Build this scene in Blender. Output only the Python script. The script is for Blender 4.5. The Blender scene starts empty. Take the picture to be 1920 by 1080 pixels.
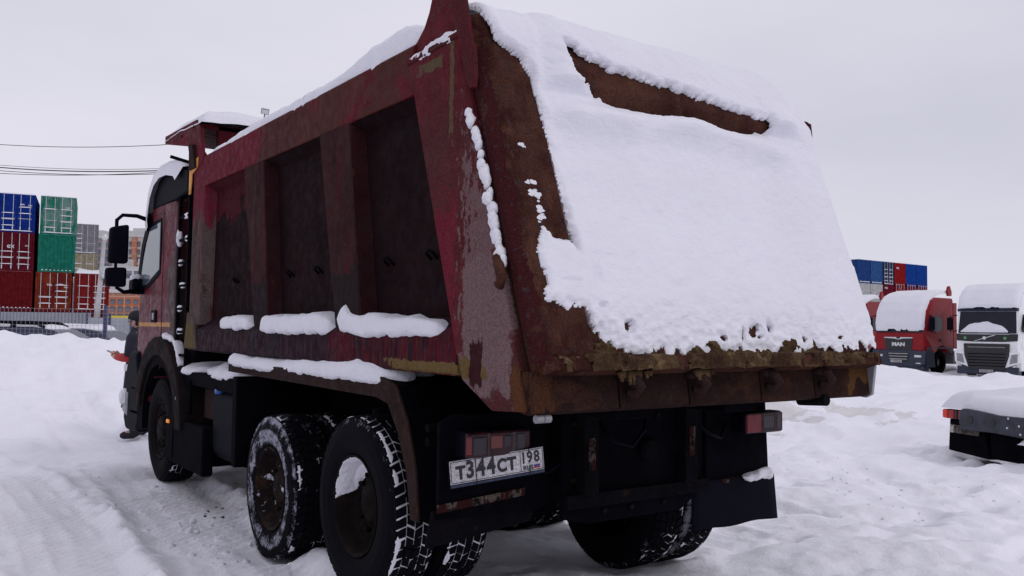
import bpy, bmesh, math, random
import numpy as np
from mathutils import Vector, Matrix
random.seed(7)
S = bpy.context.scene
COL = S.collection
R_ = math.radians

# ------------------------------------------------------------------ camera
CAM = Vector((-2.19, -2.91, 1.6)); FPX = 1631.0
MR = Matrix(((0.81500742, -0.57930489, 0.01299018), (-0.03792791, -0.03096285, 0.99880067), (0.5782079, 0.81452265, 0.04720678)))
# rows of MR: camera right, up, forward expressed in world axes
rt, up, fw = MR[0], MR[1], MR[2]
cd = bpy.data.cameras.new("camera"); cam = bpy.data.objects.new("camera", cd); COL.objects.link(cam)
cam.matrix_world = Matrix(((rt[0], up[0], -fw[0], CAM[0]), (rt[1], up[1], -fw[1], CAM[1]), (rt[2], up[2], -fw[2], CAM[2]), (0, 0, 0, 1)))
cd.sensor_width = 36; cd.lens = FPX/1920*36; cd.clip_end = 3000; cd.clip_start = 0.05
S.camera = cam

# ------------------------------------------------------------------ world: heavy overcast
SUN_EL, SUN_AZ = 42.0, 160.0
w = bpy.data.worlds.new("World"); S.world = w; w.use_nodes = True
nt = w.node_tree; nt.nodes.clear()
out = nt.nodes.new('ShaderNodeOutputWorld'); bg = nt.nodes.new('ShaderNodeBackground')
sky = nt.nodes.new('ShaderNodeTexSky'); sky.sky_type = 'NISHITA'; sky.sun_disc = False
sky.sun_elevation = R_(SUN_EL); sky.sun_rotation = R_(SUN_AZ)
hs = nt.nodes.new('ShaderNodeHueSaturation'); hs.inputs['Saturation'].default_value = 0.12
hs.inputs['Value'].default_value = 0.6
nt.links.new(sky.outputs[0], hs.inputs['Color'])
tc = nt.nodes.new('ShaderNodeTexCoord'); mp = nt.nodes.new('ShaderNodeMapping'); mp.inputs['Scale'].default_value = (1.0, 1.0, 3.2)
nz = nt.nodes.new('ShaderNodeTexNoise'); nz.inputs['Scale'].default_value = 1.3; nz.inputs['Detail'].default_value = 5; nz.inputs['Roughness'].default_value = .5
nt.links.new(tc.outputs['Generated'], mp.inputs['Vector']); nt.links.new(mp.outputs[0], nz.inputs['Vector'])
cr = nt.nodes.new('ShaderNodeValToRGB')
cr.color_ramp.elements[0].position = .28; cr.color_ramp.elements[0].color = (.73, .73, .86, 1)
cr.color_ramp.elements[1].position = .72; cr.color_ramp.elements[1].color = (.92, .905, 1.02, 1)
nt.links.new(nz.outputs['Fac'], cr.inputs['Fac'])
vm = nt.nodes.new('ShaderNodeVectorMath'); vm.operation = 'SCALE'; vm.inputs['Scale'].default_value = 7.7
nt.links.new(cr.outputs[0], vm.inputs[0])
mx = nt.nodes.new('ShaderNodeMix'); mx.data_type = 'RGBA'; mx.inputs[0].default_value = .92
nt.links.new(hs.outputs[0], mx.inputs[6]); nt.links.new(vm.outputs[0], mx.inputs[7])
nt.links.new(mx.outputs[2], bg.inputs['Color']); bg.inputs['Strength'].default_value = 0.1
nt.links.new(bg.outputs[0], out.inputs[0])
sl = bpy.data.lights.new("sun", 'SUN'); sl.energy = 0.5; sl.angle = R_(18); sl.color = (1, .97, .95)
so = bpy.data.objects.new("sun", sl); COL.objects.link(so)
az = R_(SUN_AZ); el = R_(SUN_EL)
sd = Vector((math.sin(az)*math.cos(el), math.cos(az)*math.cos(el), math.sin(el)))
so.rotation_euler = sd.to_track_quat('Z', 'Y').to_euler()
S.view_settings.view_transform = 'Standard'; S.view_settings.look = 'None'
S.view_settings.exposure = 0.17; S.view_settings.gamma = 1
S.render.engine = 'CYCLES'

# ------------------------------------------------------------------ helpers
def ray(px, py): return rt*((px-960)/FPX) + up*(-(py-540)/FPX) + fw
def at(px, py, D): return CAM + ray(px, py)*D
def onX(px, py, X=0.): r = ray(px, py); return CAM + r*((X-CAM[0])/r[0])
VYAW = math.atan2(rt[1], rt[0])        # heading whose local +Y looks away from the viewpoint

def hash3(i, j, k, s):
    n = (i*374761393 + j*668265263 + k*1274126177 + s*974634777) & 0xffffffff
    n = ((n ^ (n >> 13))*1274126177) & 0xffffffff
    n = ((n ^ (n >> 16))*2246822519) & 0xffffffff
    return ((n ^ (n >> 15)) & 0xffff)/65535.0
def vn(x, y, z=0., s=0):
    x = np.asarray(x, float); y = np.asarray(y, float); z = np.zeros_like(x)+z
    i, j, k = np.floor(x).astype(np.int64), np.floor(y).astype(np.int64), np.floor(z).astype(np.int64)
    fx, fy, fz = x-i, y-j, z-k
    fx = fx*fx*(3-2*fx); fy = fy*fy*(3-2*fy); fz = fz*fz*(3-2*fz)
    r = 0
    for a in (0, 1):
        for b in (0, 1):
            for c in (0, 1):
                r = r + hash3(i+a, j+b, k+c, s)*(fx if a else 1-fx)*(fy if b else 1-fy)*(fz if c else 1-fz)
    return r*2-1
def fbm(x, y, z=0., s=0, o=4, g=.5):
    r = 0; a = 1; f = 1
    for q in range(o):
        r = r + a*vn(np.asarray(x)*f, np.asarray(y)*f, np.asarray(z)*f, s+q*17); a *= g; f *= 2.03
    return r
def sstep(a, b, x): t = np.clip((x-a)/(b-a), 0, 1); return t*t*(3-2*t)
def sdpoly(px, py, poly):
    P = np.array(poly, float); d = np.full(px.shape, 1e9); ins = np.zeros(px.shape, bool)
    for a, b in zip(P, np.roll(P, -1, 0)):
        e = b-a; wx = px-a[0]; wy = py-a[1]
        t = np.clip((wx*e[0]+wy*e[1])/(e@e+1e-12), 0, 1)
        d = np.minimum(d, np.hypot(wx-e[0]*t, wy-e[1]*t))
        c = ((a[1] <= py) & (b[1] > py)) | ((b[1] <= py) & (a[1] > py))
        xi = a[0] + (py-a[1])/(e[1] if abs(e[1]) > 1e-9 else 1e-9)*e[0]
        ins ^= c & (px < xi)
    return np.where(ins, d, -d)

class MB:
    def __init__(s): s.v = []; s.f = []
    def add(s, vs, fs):
        n = len(s.v); s.v += [tuple(p) for p in vs]; s.f += [tuple(i+n for i in f) for f in fs]; return s
    def hexa(s, p): return s.add(p, [(3, 2, 1, 0), (4, 5, 6, 7), (0, 1, 5, 4), (1, 2, 6, 5), (2, 3, 7, 6), (3, 0, 4, 7)])
    def box(s, x0, x1, y0, y1, z0, z1):
        return s.hexa([(x0, y0, z0), (x1, y0, z0), (x1, y1, z0), (x0, y1, z0), (x0, y0, z1), (x1, y0, z1), (x1, y1, z1), (x0, y1, z1)])
    def prism(s, poly, ax, a, b):
        """poly in the two other axes (in order), extruded along axis ax from a to b"""
        def mk(p, t): return {'x': (t, p[0], p[1]), 'y': (p[0], t, p[1]), 'z': (p[0], p[1], t)}[ax]
        n = len(poly); vs = [mk(p, a) for p in poly]+[mk(p, b) for p in poly]
        fs = [tuple(range(n))[::-1], tuple(range(n, 2*n))]+[(i, (i+1) % n, (i+1) % n+n, i+n) for i in range(n)]
        return s.add(vs, fs)
    def tube(s, path, r, n=8, cap=True):
        path = [Vector(p) for p in path]; rs = r if isinstance(r, (list, tuple)) else [r]*len(path); vs = []; fs = []
        u = None
        for i, p in enumerate(path):
            d = (path[min(i+1, len(path)-1)]-path[max(i-1, 0)]).normalized()
            if u is None: u = d.orthogonal().normalized()
            else: u = (u-d*u.dot(d)).normalized()
            v = d.cross(u)
            for k in range(n):
                a = 2*math.pi*k/n; vs.append(p+(u*math.cos(a)+v*math.sin(a))*rs[i])
        for i in range(len(path)-1):
            for k in range(n): fs.append((i*n+k, i*n+(k+1) % n, (i+1)*n+(k+1) % n, (i+1)*n+k))
        if cap: fs.append(tuple(range(n))[::-1]); fs.append(tuple(range((len(path)-1)*n, len(path)*n)))
        return s.add(vs, fs)
    def lathe(s, prof, c=(0, 0, 0), n=48, closed=False):
        """prof of (x, r) turned about the X axis through c"""
        vs = []; fs = []; m = len(prof)
        for k in range(n):
            a = 2*math.pi*k/n
            for x, r in prof: vs.append((c[0]+x, c[1]+r*math.cos(a), c[2]+r*math.sin(a)))
        for k in range(n):
            k2 = (k+1) % n
            for i in range(m if closed else m-1):
                j = (i+1) % m; fs.append((k*m+i, k*m+j, k2*m+j, k2*m+i))
        return s.add(vs, fs)
    def build(s, name, mat, parent=None, bevel=0, smooth=False, sub=0, label=None, seg=2):
        me = bpy.data.meshes.new(name); me.from_pydata(s.v, [], s.f); me.update()
        bm = bmesh.new(); bm.from_mesh(me); bmesh.ops.recalc_face_normals(bm, faces=bm.faces); bm.to_mesh(me); bm.free()
        o = bpy.data.objects.new(name, me); COL.objects.link(o)
        if mat: me.materials.append(mat)
        if parent: o.parent = parent
        if smooth: me.shade_smooth()
        if bevel:
            b = o.modifiers.new('b', 'BEVEL'); b.width = bevel; b.segments = seg; b.limit_method = 'ANGLE'; b.angle_limit = R_(35)
        if sub: m = o.modifiers.new('s', 'SUBSURF'); m.levels = sub; m.render_levels = sub
        if label: o['label'] = label
        return o
def gridmesh(name, V, keep, mat, parent=None, smooth=True):
    """V (n,m,3) array of points, keep (n-1,m-1) bool of faces"""
    n, m = V.shape[:2]; idx = np.arange(n*m).reshape(n, m)
    F = np.stack([idx[:-1, :-1], idx[1:, :-1], idx[1:, 1:], idx[:-1, 1:]], -1)[keep].reshape(-1, 4)
    used = np.unique(F); mp_ = np.zeros(n*m, np.int64); mp_[used] = np.arange(len(used))
    me = bpy.data.meshes.new(name); vv = V.reshape(-1, 3)[used]; F = mp_[F]
    me.vertices.add(len(vv)); me.vertices.foreach_set('co', vv.astype(np.float32).ravel())
    me.loops.add(F.size); me.loops.foreach_set('vertex_index', F.astype(np.int32).ravel())
    me.polygons.add(len(F)); me.polygons.foreach_set('loop_start', np.arange(0, F.size, 4, dtype=np.int32))
    me.polygons.foreach_set('loop_total', np.full(len(F), 4, np.int32)); me.update(calc_edges=True); me.validate()
    if smooth: me.shade_smooth()
    me.materials.append(mat)
    o = bpy.data.objects.new(name, me); COL.objects.link(o)
    if parent: o.parent = parent
    return o
def empty(name, loc=(0, 0, 0), rz=0., parent=None):
    o = bpy.data.objects.new(name, None); COL.objects.link(o); o.location = loc; o.rotation_euler = (0, 0, rz); o.empty_display_size = .2
    if parent: o.parent = parent
    return o
def tag(o, label=None, cat=None, group=None, kind=None):
    for k, v in (('label', label), ('category', cat), ('group', group), ('kind', kind)):
        if v: o[k] = v
    return o
def snow_loft(name, pts, hw, hh, mat, parent=None, base=None, seed=0, n=20, rough=.25, side=Vector((1, 0, 0)), step=.03, fr=7., boxy=.8):
    """rounded heap of snow lying along a line: pts centre line at the underside, hw half width, hh height (functions of 0..1)"""
    pts = [Vector(p) for p in pts]; L = [0]
    for a, b in zip(pts, pts[1:]): L.append(L[-1]+(b-a).length)
    m = max(6, int(L[-1]/step)); rows = []
    ts = np.linspace(0, 1, m)
    for t in ts:
        d = t*L[-1]; i = max(k for k in range(len(L)-1) if L[k] <= d+1e-9); q = (d-L[i])/max(L[i+1]-L[i], 1e-9)
        c = pts[i].lerp(pts[i+1], q); e = math.sqrt(max(0, 1-(2*t-1)**10))
        row = []
        for k in range(n+1):
            a = 2*math.pi*k/n; ca, sa = math.cos(a), math.sin(a)
            x = math.copysign(abs(ca)**(boxy*.94), ca)*hw(t)*e; z = (abs(sa)**boxy*hh(t)*e if sa > 0 else sa*.035*e)
            p = c+side*x+Vector((0, 0, z)); row.append(p)
        rows.append(row)
    V = np.array([[list(p) for p in r] for r in rows])
    nn = fbm(V[..., 0]*fr, V[..., 1]*fr, V[..., 2]*fr, seed, 4)
    ctr = V[:, :-1].mean(1, keepdims=True); env = np.sqrt(np.clip(1-(2*ts-1)**10, 0, 1))[:, None, None]
    V = ctr+(V-ctr)*(1+rough*nn[..., None])
    V[:, -1] = V[:, 0]
    V += (fbm(V[..., 0]*25, V[..., 1]*25, V[..., 2]*25, seed+5, 3)*.007)[..., None]*env
    V[:, -1] = V[:, 0]
    return gridmesh(name, V, np.ones((m-1, n), bool), mat, parent)
def text_mesh(s, size=1., bold=0., depth=.002, align='CENTER', sx=1.):
    cu = bpy.data.curves.new('t', 'FONT'); cu.body = s; cu.size = size; cu.extrude = depth; cu.offset = bold; cu.align_x = align; cu.align_y = 'CENTER'
    ob = bpy.data.objects.new('t', cu); COL.objects.link(ob)
    dg = bpy.context.evaluated_depsgraph_get(); me = bpy.data.meshes.new_from_object(ob.evaluated_get(dg))
    bpy.data.objects.remove(ob); me.transform(Matrix.Scale(sx, 4, (1, 0, 0))); return me
def text_obj(name, s, M4, size, mat, parent=None, bold=0., sx=1., align='CENTER', depth=.002):
    me = text_mesh(s, size, bold, depth, align, sx); me.transform(M4); me.materials.clear(); me.materials.append(mat); me.name = name
    o = bpy.data.objects.new(name, me); COL.objects.link(o)
    if parent: o.parent = parent
    return o
def texts_obj(name, items, mat, parent=None):
    """items (string, matrix, size, bold, sx) joined in one mesh"""
    mb = MB()
    for s, M4, size, bold, sx in items:
        me = text_mesh(s, size, bold, .002, 'CENTER', sx); me.transform(M4)
        mb.add([tuple(v.co) for v in me.vertices], [tuple(p.vertices) for p in me.polygons]); bpy.data.meshes.remove(me)
    return mb.build(name, mat, parent)

# ------------------------------------------------------------------ materials
def newmat(name):
    m = bpy.data.materials.new(name); m.use_nodes = True; nt = m.node_tree; nt.nodes.clear()
    o = nt.nodes.new('ShaderNodeOutputMaterial'); b = nt.nodes.new('ShaderNodeBsdfPrincipled'); nt.links.new(b.outputs[0], o.inputs[0])
    return m, nt, b
def coords(nt, scale=(1, 1, 1)):
    t = nt.nodes.new('ShaderNodeTexCoord'); mp = nt.nodes.new('ShaderNodeMapping'); mp.inputs['Scale'].default_value = scale
    nt.links.new(t.outputs['Object'], mp.inputs['Vector']); return mp.outputs[0]
def noise(nt, sc, det=4, rough=.55, stretch=(1, 1, 1), off=None):
    n = nt.nodes.new('ShaderNodeTexNoise'); n.inputs['Scale'].default_value = sc; n.inputs['Detail'].default_value = det; n.inputs['Roughness'].default_value = rough
    v = coords(nt, stretch)
    if off is not None: v.node.inputs['Location'].default_value = (off, off*.7, off*1.3)
    nt.links.new(v, n.inputs['Vector']); return n.outputs['Fac']
def ramp(nt, f, a, b, lo=0., hi=1.):
    r = nt.nodes.new('ShaderNodeMapRange'); r.interpolation_type = 'SMOOTHSTEP'
    r.inputs[1].default_value = a; r.inputs[2].default_value = b; r.inputs[3].default_value = lo; r.inputs[4].default_value = hi
    nt.links.new(f, r.inputs[0]); return r.outputs[0]
def mth(nt, op, a, b=None):
    n = nt.nodes.new('ShaderNodeMath'); n.operation = op
    for i, q in enumerate((a, b)):
        if q is None: continue
        if isinstance(q, (int, float)): n.inputs[i].default_value = q
        else: nt.links.new(q, n.inputs[i])
    return n.outputs[0]
def mixc(nt, f, a, b):
    n = nt.nodes.new('ShaderNodeMix'); n.data_type = 'RGBA'
    if isinstance(f, (int, float)): n.inputs[0].default_value = f
    else: nt.links.new(f, n.inputs[0])
    for i, q in ((6, a), (7, b)):
        if isinstance(q, tuple): n.inputs[i].default_value = (*q[:3], 1)
        else: nt.links.new(q, n.inputs[i])
    return n.outputs[2]
def bump(nt, b, h, dist=.01, st=.6):
    n = nt.nodes.new('ShaderNodeBump'); n.inputs['Strength'].default_value = st; n.inputs['Distance'].default_value = dist
    nt.links.new(h, n.inputs['Height'])
    if b.inputs['Normal'].is_linked: nt.links.new(b.inputs['Normal'].links[0].from_socket, n.inputs['Normal'])
    nt.links.new(n.outputs[0], b.inputs['Normal'])
def region(nt, c, h, amp=.25, sc=9, stretch=(1, 1, 1)):
    """stain of its own shape: 1 inside a box about c with half sizes h, edge broken by noise (object coordinates)"""
    t = nt.nodes.new('ShaderNodeTexCoord'); s = nt.nodes.new('ShaderNodeVectorMath'); s.operation = 'SUBTRACT'; s.inputs[1].default_value = c
    nt.links.new(t.outputs['Object'], s.inputs[0])
    a = nt.nodes.new('ShaderNodeVectorMath'); a.operation = 'ABSOLUTE'; nt.links.new(s.outputs[0], a.inputs[0])
    d = nt.nodes.new('ShaderNodeVectorMath'); d.operation = 'DIVIDE'; d.inputs[1].default_value = h; nt.links.new(a.outputs[0], d.inputs[0])
    x = nt.nodes.new('ShaderNodeSeparateXYZ'); nt.links.new(d.outputs[0], x.inputs[0])
    m = mth(nt, 'MAXIMUM', mth(nt, 'MAXIMUM', x.outputs[0], x.outputs[1]), x.outputs[2])
    nf = noise(nt, sc, 5, .65, stretch)
    m = mth(nt, 'ADD', m, mth(nt, 'MULTIPLY', mth(nt, 'SUBTRACT', nf, .5), amp*4))
    return ramp(nt, m, 1.04, .92)
def plain(name, col, rough=.6, metal=0., var=.25, sc=6, bmp=0., spec=.5, emis=None, alpha=None, trans=0.):
    m, nt, b = newmat(name)
    n = noise(nt, sc, 5, .6)
    dark = tuple(c*(1-var) for c in col); lite = tuple(min(1, c*(1+var)) for c in col)
    nt.links.new(mixc(nt, ramp(nt, n, .3, .7), dark, lite), b.inputs['Base Color'])
    b.inputs['Roughness'].default_value = rough; b.inputs['Metallic'].default_value = metal; b.inputs['Specular IOR Level'].default_value = spec
    if bmp: bump(nt, b, noise(nt, sc*8, 4, .6), bmp)
    if emis: b.inputs['Emission Color'].default_value = (*emis[0], 1); b.inputs['Emission Strength'].default_value = emis[1]
    if trans: b.inputs['Transmission Weight'].default_value = trans
    return m
def worn(name, base, layers, rough=.6, metal=0., bmp=.002, spec=.02, bsc=60, var=.3):
    """painted or rusty steel: base colour, then layers (colour, noise scale, lo, hi, stretch) or (colour, 'at', centre, half, amp, scale, stretch)"""
    m, nt, b = newmat(name)
    c = mixc(nt, ramp(nt, noise(nt, 3, 6, .6), .25, .75), tuple(x*(1-var) for x in base), tuple(x*(1+var) for x in base))
    for i, l in enumerate(layers):
        if l[1] == 'at': f = region(nt, l[2], l[3], l[4], l[5], l[6] if len(l) > 6 else (1, 1, 1)); 
        else: f = ramp(nt, noise(nt, l[1], 6, .65, l[4] if len(l) > 4 else (1, 1, 1), off=3.7*(i+1)), l[2], l[3])
        if l[1] == 'at' and len(l) > 7: f = mth(nt, 'MULTIPLY', f, l[7])
        c = mixc(nt, f, c, l[0])
    g = nt.nodes.new('ShaderNodeMix'); g.data_type = 'RGBA'; g.blend_type = 'MULTIPLY'; g.inputs[0].default_value = 1
    gv_ = ramp(nt, noise(nt, 120, 3, .8), .3, .7, .62, 1.38); nt.links.new(c, g.inputs[6]); nt.links.new(gv_, g.inputs[7]); c = g.outputs[2]
    nt.links.new(c, b.inputs['Base Color']); b.inputs['Roughness'].default_value = rough; b.inputs['Metallic'].default_value = metal
    b.inputs['Specular IOR Level'].default_value = spec
    nt.links.new(ramp(nt, noise(nt, 14, 5, .6), .3, .7, rough-.12, min(1, rough+.2)), b.inputs['Roughness'])
    bump(nt, b, noise(nt, bsc, 5, .7), bmp)
    return m
def snowmat(name, col=(.775, .77, .825), dirt=0., fine=.006, med=.02, sss=True, stretch=(1, 1, 1), fsc=38):
    m, nt, b = newmat(name)
    c = mixc(nt, ramp(nt, noise(nt, 2.5, 5, .6), .3, .7), tuple(x*.965 for x in col), col)
    if dirt:
        c = mixc(nt, mth(nt, 'MULTIPLY', ramp(nt, noise(nt, .9, 6, .7, off=5.), .56, .78), dirt), c, (.46, .41, .36))
        c = mixc(nt, mth(nt, 'MULTIPLY', region(nt, (9.5, 8.2, 0), (4.5, 2.2, 3), .7, 1.1), .45), c, (.50, .45, .40))
        c = mixc(nt, mth(nt, 'MULTIPLY', region(nt, (.15, 4.4, 0), (.25, .5, 3), 1.2, 5), .0), c, (.40, .37, .36))
    nt.links.new(c, b.inputs['Base Color']); b.inputs['Roughness'].default_value = .75; b.inputs['Specular IOR Level'].default_value = .25
    bump(nt, b, noise(nt, 9, 5, .6, stretch), med, .7); bump(nt, b, noise(nt, fsc, 4, .7, stretch), fine, .8)
    return m

RED = (.088, .010, .016); GRIME = (.045, .026, .022); RUST = (.085, .03, .014); DK = (.0030, .0027, .0048)
M = {}
M['snow'] = snowmat('fresh_snow', fine=.011, med=.026)
M['snow_ground'] = snowmat('trodden_snow', col=(.87, .865, .92), dirt=.30, med=.018, fine=.010)
M['snow_gate'] = snowmat('driven_snow', med=.012, fine=.007, stretch=(1, .6, 2.2), fsc=26)
M['snow_dirty'] = snowmat('grey_snow', col=(.5, .49, .54), dirt=.5)
M['body_red'] = worn('dirty_red_paint', RED, [((.052, .017, .017), .9, .40, .68, (1, 1, 1)), ((.11, .011, .024), 1.6, .5, .75), ((.045, .018, .017), 3.5, .5, .85, (1, 3, .6)),
     ((.115, .009, .022), 'at', (0, 4.7, 3.0), (.3, 1.2, .3), 1.3, 2, (1, 1, 1), .75), ((.058, .026, .018), 'at', (0, 1.9, 3.0), (.3, .8, .3), 1.3, 2, (1, 1, 1), .6), (RUST, 26, .66, .74), ((.15, .11, .10), 60, .74, .78)], rough=.5)
M['panel'] = worn('soot_and_shade_red', (.0105, .0036, .0048), [((.026, .006, .008), 1.4, .5, .8, (1, 2.2, .5)), ((.010, .005, .006), 7, .5, .7), ((.004, .003, .006), 18, .55, .7), ((.05, .006, .011), 'at', (.13, 5.0, 2.7), (.2, 1.0, .2), 1.2, 2.2),], rough=.85, bmp=.005, bsc=34, spec=.06)  # soot on the side panels; also the painted shade under the top rail
M['rib'] = worn('grimy_rib', (.032, .013, .014), [((.052, .032, .029), 2.5, .45, .8, (1, 3, .7)), ((.06, .009, .014), 3, .5, .75, (1, 3, .5)), (RUST, 20, .6, .72), ((.02, .013, .014), 'at', (.05, 3, 1.7), (.3, 4, .22), .5, 3)], rough=.75, spec=.03)
M['post_front'] = worn('clay_smeared_red', (.085, .062, .058), [((.085, .011, .022), 4, .5, .66, (1, 5, .5)), ((.13, .012, .03), 'at', (.0, 5.1, 2.78), (.3, .5, .22), 1.1, 5, (1, 3, .5), .8), ((.05, .03, .026), 7, .55, .68), ((.10, .075, .035), 'at', (0, 5.25, 1.5), (.3, .2, .12), .5, 8)], rough=.7)
M['post_rear'] = worn('scraped_red_post', (.088, .014, .019), [((.062, .024, .024), 1.6, .42, .7, (1, 1, .6)),
     ((.13, .078, .08), 'at', (0, .40, 1.98), (.3, .15, .42), 1.3, 26, (1, 1, .5)), ((.145, .093, .095), 'at', (0, .36, 1.62), (.3, .2, .32), .25, 9),
     ((.12, .014, .025), 'at', (0, .72, 1.75), (.3, .09, .5), .6, 8), ((.11, .072, .028), 'at', (0, .5, 1.41), (.3, .14, .045), .5, 14), ((.085, .06, .035), 'at', (0, .9, 2.93), (.3, .12, .03), .6, 16),
     ((.09, .06, .035), 'at', (0, .69, 2.8), (.3, .018, .25), .6, 20),
     ((.035, .01, .012), 'at', (0, .44, 1.44), (.3, .05, .1), .6, 18, (1, 1, .5)), ((.085, .034, .015), 'at', (0, .09, 1.32), (.3, .06, .11), .9, 16, (1, 1, .35)), ((.06, .03, .02), 'at', (.1, .28, 2.2), (.07, .9, 1.2), .35, 14)], rough=.55, bmp=.0025)
M['low_rail'] = worn('stained_lower_rail', (.024, .007, .013), [((.07, .007, .013), 'at', (0, 1.3, 1.48), (.3, .85, .13), .5, 3), ((.012, .009, .014), 12, .45, .6, (1, 3, .35)), ((.04, .035, .05), 16, .60, .72, (1, 3, .3)),
     ((.12, .08, .03), 'at', (0, .9, 1.405), (.3, .42, .028), .45, 22), (RUST, 9, .58, .7, (1, 3, .4))], rough=.5, bmp=.004)
M['rust'] = worn('rusty_gate_steel', (.060, .025, .018), [((.032, .011, .009), 4, .42, .65), ((.082, .036, .023), 11, .5, .72, (1, 1, .5)), ((.040, .010, .011), 'at', (.03, .2, 2.2), (.04, .6, 1.0), .9, 6), ((.04, .028, .030), 30, .56, .66), ((.10, .075, .06), 70, .72, .78)], rough=.85, bmp=.004, spec=.03)
M['sill'] = worn('rusty_sill', (.019, .010, .009), [((.038, .017, .011), 4, .48, .66, (1, 1, 2)), ((.050, .021, .012), 'at', (.05, 0, 1.36), (.05, .5, .12), 1.4, 12, (1, 1, .4)), ((.075, .036, .014), 'at', (2.33, 0, 1.37), (.08, .5, .07), 1.2, 7), ((.025, .015, .013), 14, .55, .66)], rough=.85, bmp=.004, spec=.03)
M['mud'] = worn('ochre_mud', (.072, .043, .021), [((.15, .10, .052), 16, .52, .68), ((.035, .017, .010), 8, .48, .62)], rough=.9, bmp=.012, spec=.1, bsc=45)
M['arch'] = worn('dirty_arch_plastic', (.014, .010, .011), [((.035, .022, .020), 4, .5, .75), ((.008, .006, .008), 14, .5, .7)], rough=.85, spec=.06)
M['fender'] = worn('rusty_mudguard', (.024, .012, .011), [((.025, .014, .013), 6, .45, .6), ((.045, .02, .013), 22, .56, .68)], rough=.85, bmp=.003, spec=.08)
M['black'] = plain('black_chassis', DK, .85, var=.4, sc=5, bmp=.003, spec=.03)
M['black_rust'] = worn('chassis_with_rust', (.004, .0035, .005), [((.03, .012, .007), 9, .6, .75), ((.012, .010, .012), 22, .62, .7)], rough=.85, spec=.04)
M['plastic'] = plain('black_plastic', (.003, .003, .008), .65, var=.2, sc=9, bmp=.001, spec=.05)
M['glass'] = plain('cab_window_glass', (.07, .10, .12), .08, var=.1, spec=.8)
M['dark_glass'] = plain('dark_window_glass', (.006, .008, .018), .12, var=.2, spec=.3)
M['yellow'] = plain('yellow_paint', (.55, .24, .03), .6, var=.3, sc=20)
M['cab_red'] = worn('cab_red_paint', (.11, .012, .023), [((.075, .026, .032), 1.6, .42, .75, (1, 1, .6)), ((.05, .03, .03), 'at', (0, 5.95, 1.7), (.3, .2, .6), .6, 4), ((.42, .20, .05), 'at', (0, 6.9, 1.60), (.2, .9, .022), .12, 6)], rough=.45, spec=.12)
M['white_paint'] = plain('white_truck_paint', (.80, .80, .82), .35, var=.06)
M['bright_red'] = plain('clean_red_paint', (.23, .005, .009), .35, var=.12, spec=.25)
M['navy'] = plain('navy_bumper_plastic', (.016, .022, .045), .5, var=.2)
M['chrome'] = plain('pale_metal', (.6, .6, .62), .3, .6, var=.1)
M['grey_metal'] = plain('grey_metal', (.25, .25, .27), .5, .3, var=.15)
M['plate_white'] = worn('plate_white', (.50, .48, .50), [((.27, .24, .23), 30, .55, .75, (1, 1, 3)), ((.3, .27, .25), 9, .62, .8)], rough=.4, bmp=.0005)
M['plate_dirty'] = worn('plate_dirty', (.12, .10, .085), [((.45, .42, .38), 'at', (.08, 0, 0), (.07, 2, 2), .5, 14), ((.03, .025, .03), 12, .5, .62)], rough=.7)
M['ink'] = plain('plate_black', (.01, .01, .012), .5)
M['dull_blue'] = plain('dull_blue_strip', (.02, .025, .07), .5, var=.5, sc=30)
M['blue'] = plain('plate_blue', (.02, .04, .25), .5)
M['flag_red'] = plain('plate_red', (.4, .02, .03), .5)
M['lens_red'] = worn('red_lens', (.14, .008, .014), [((.06, .007, .012), 12, .5, .7)], rough=.3, bmp=.0005, spec=.5)
M['lens_orange'] = plain('orange_lens', (.13, .016, .012), .3, var=.2, sc=15)
M['lens_clear'] = plain('milky_lens', (.017, .008, .016), .4, var=.3, sc=15)
M['lens_dark'] = plain('dull_red_lens', (.022, .006, .009), .4, var=.3, sc=15)
M['amber_lit'] = plain('lit_amber_lamp', (.5, .16, .02), .4, emis=((1, .32, .03), .4))
M['reflex'] = worn('worn_reflective_tape', (.09, .07, .058), [((.008, .006, .006), 22, .42, .56), ((.03, .008, .008), 5, .5, .52, (3, 1, 1))], rough=.5)
M['skin'] = plain('skin', (.45, .24, .18), .6)
M['wire_blue'] = plain('blue_hose_cap', (.03, .14, .45), .5)

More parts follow.
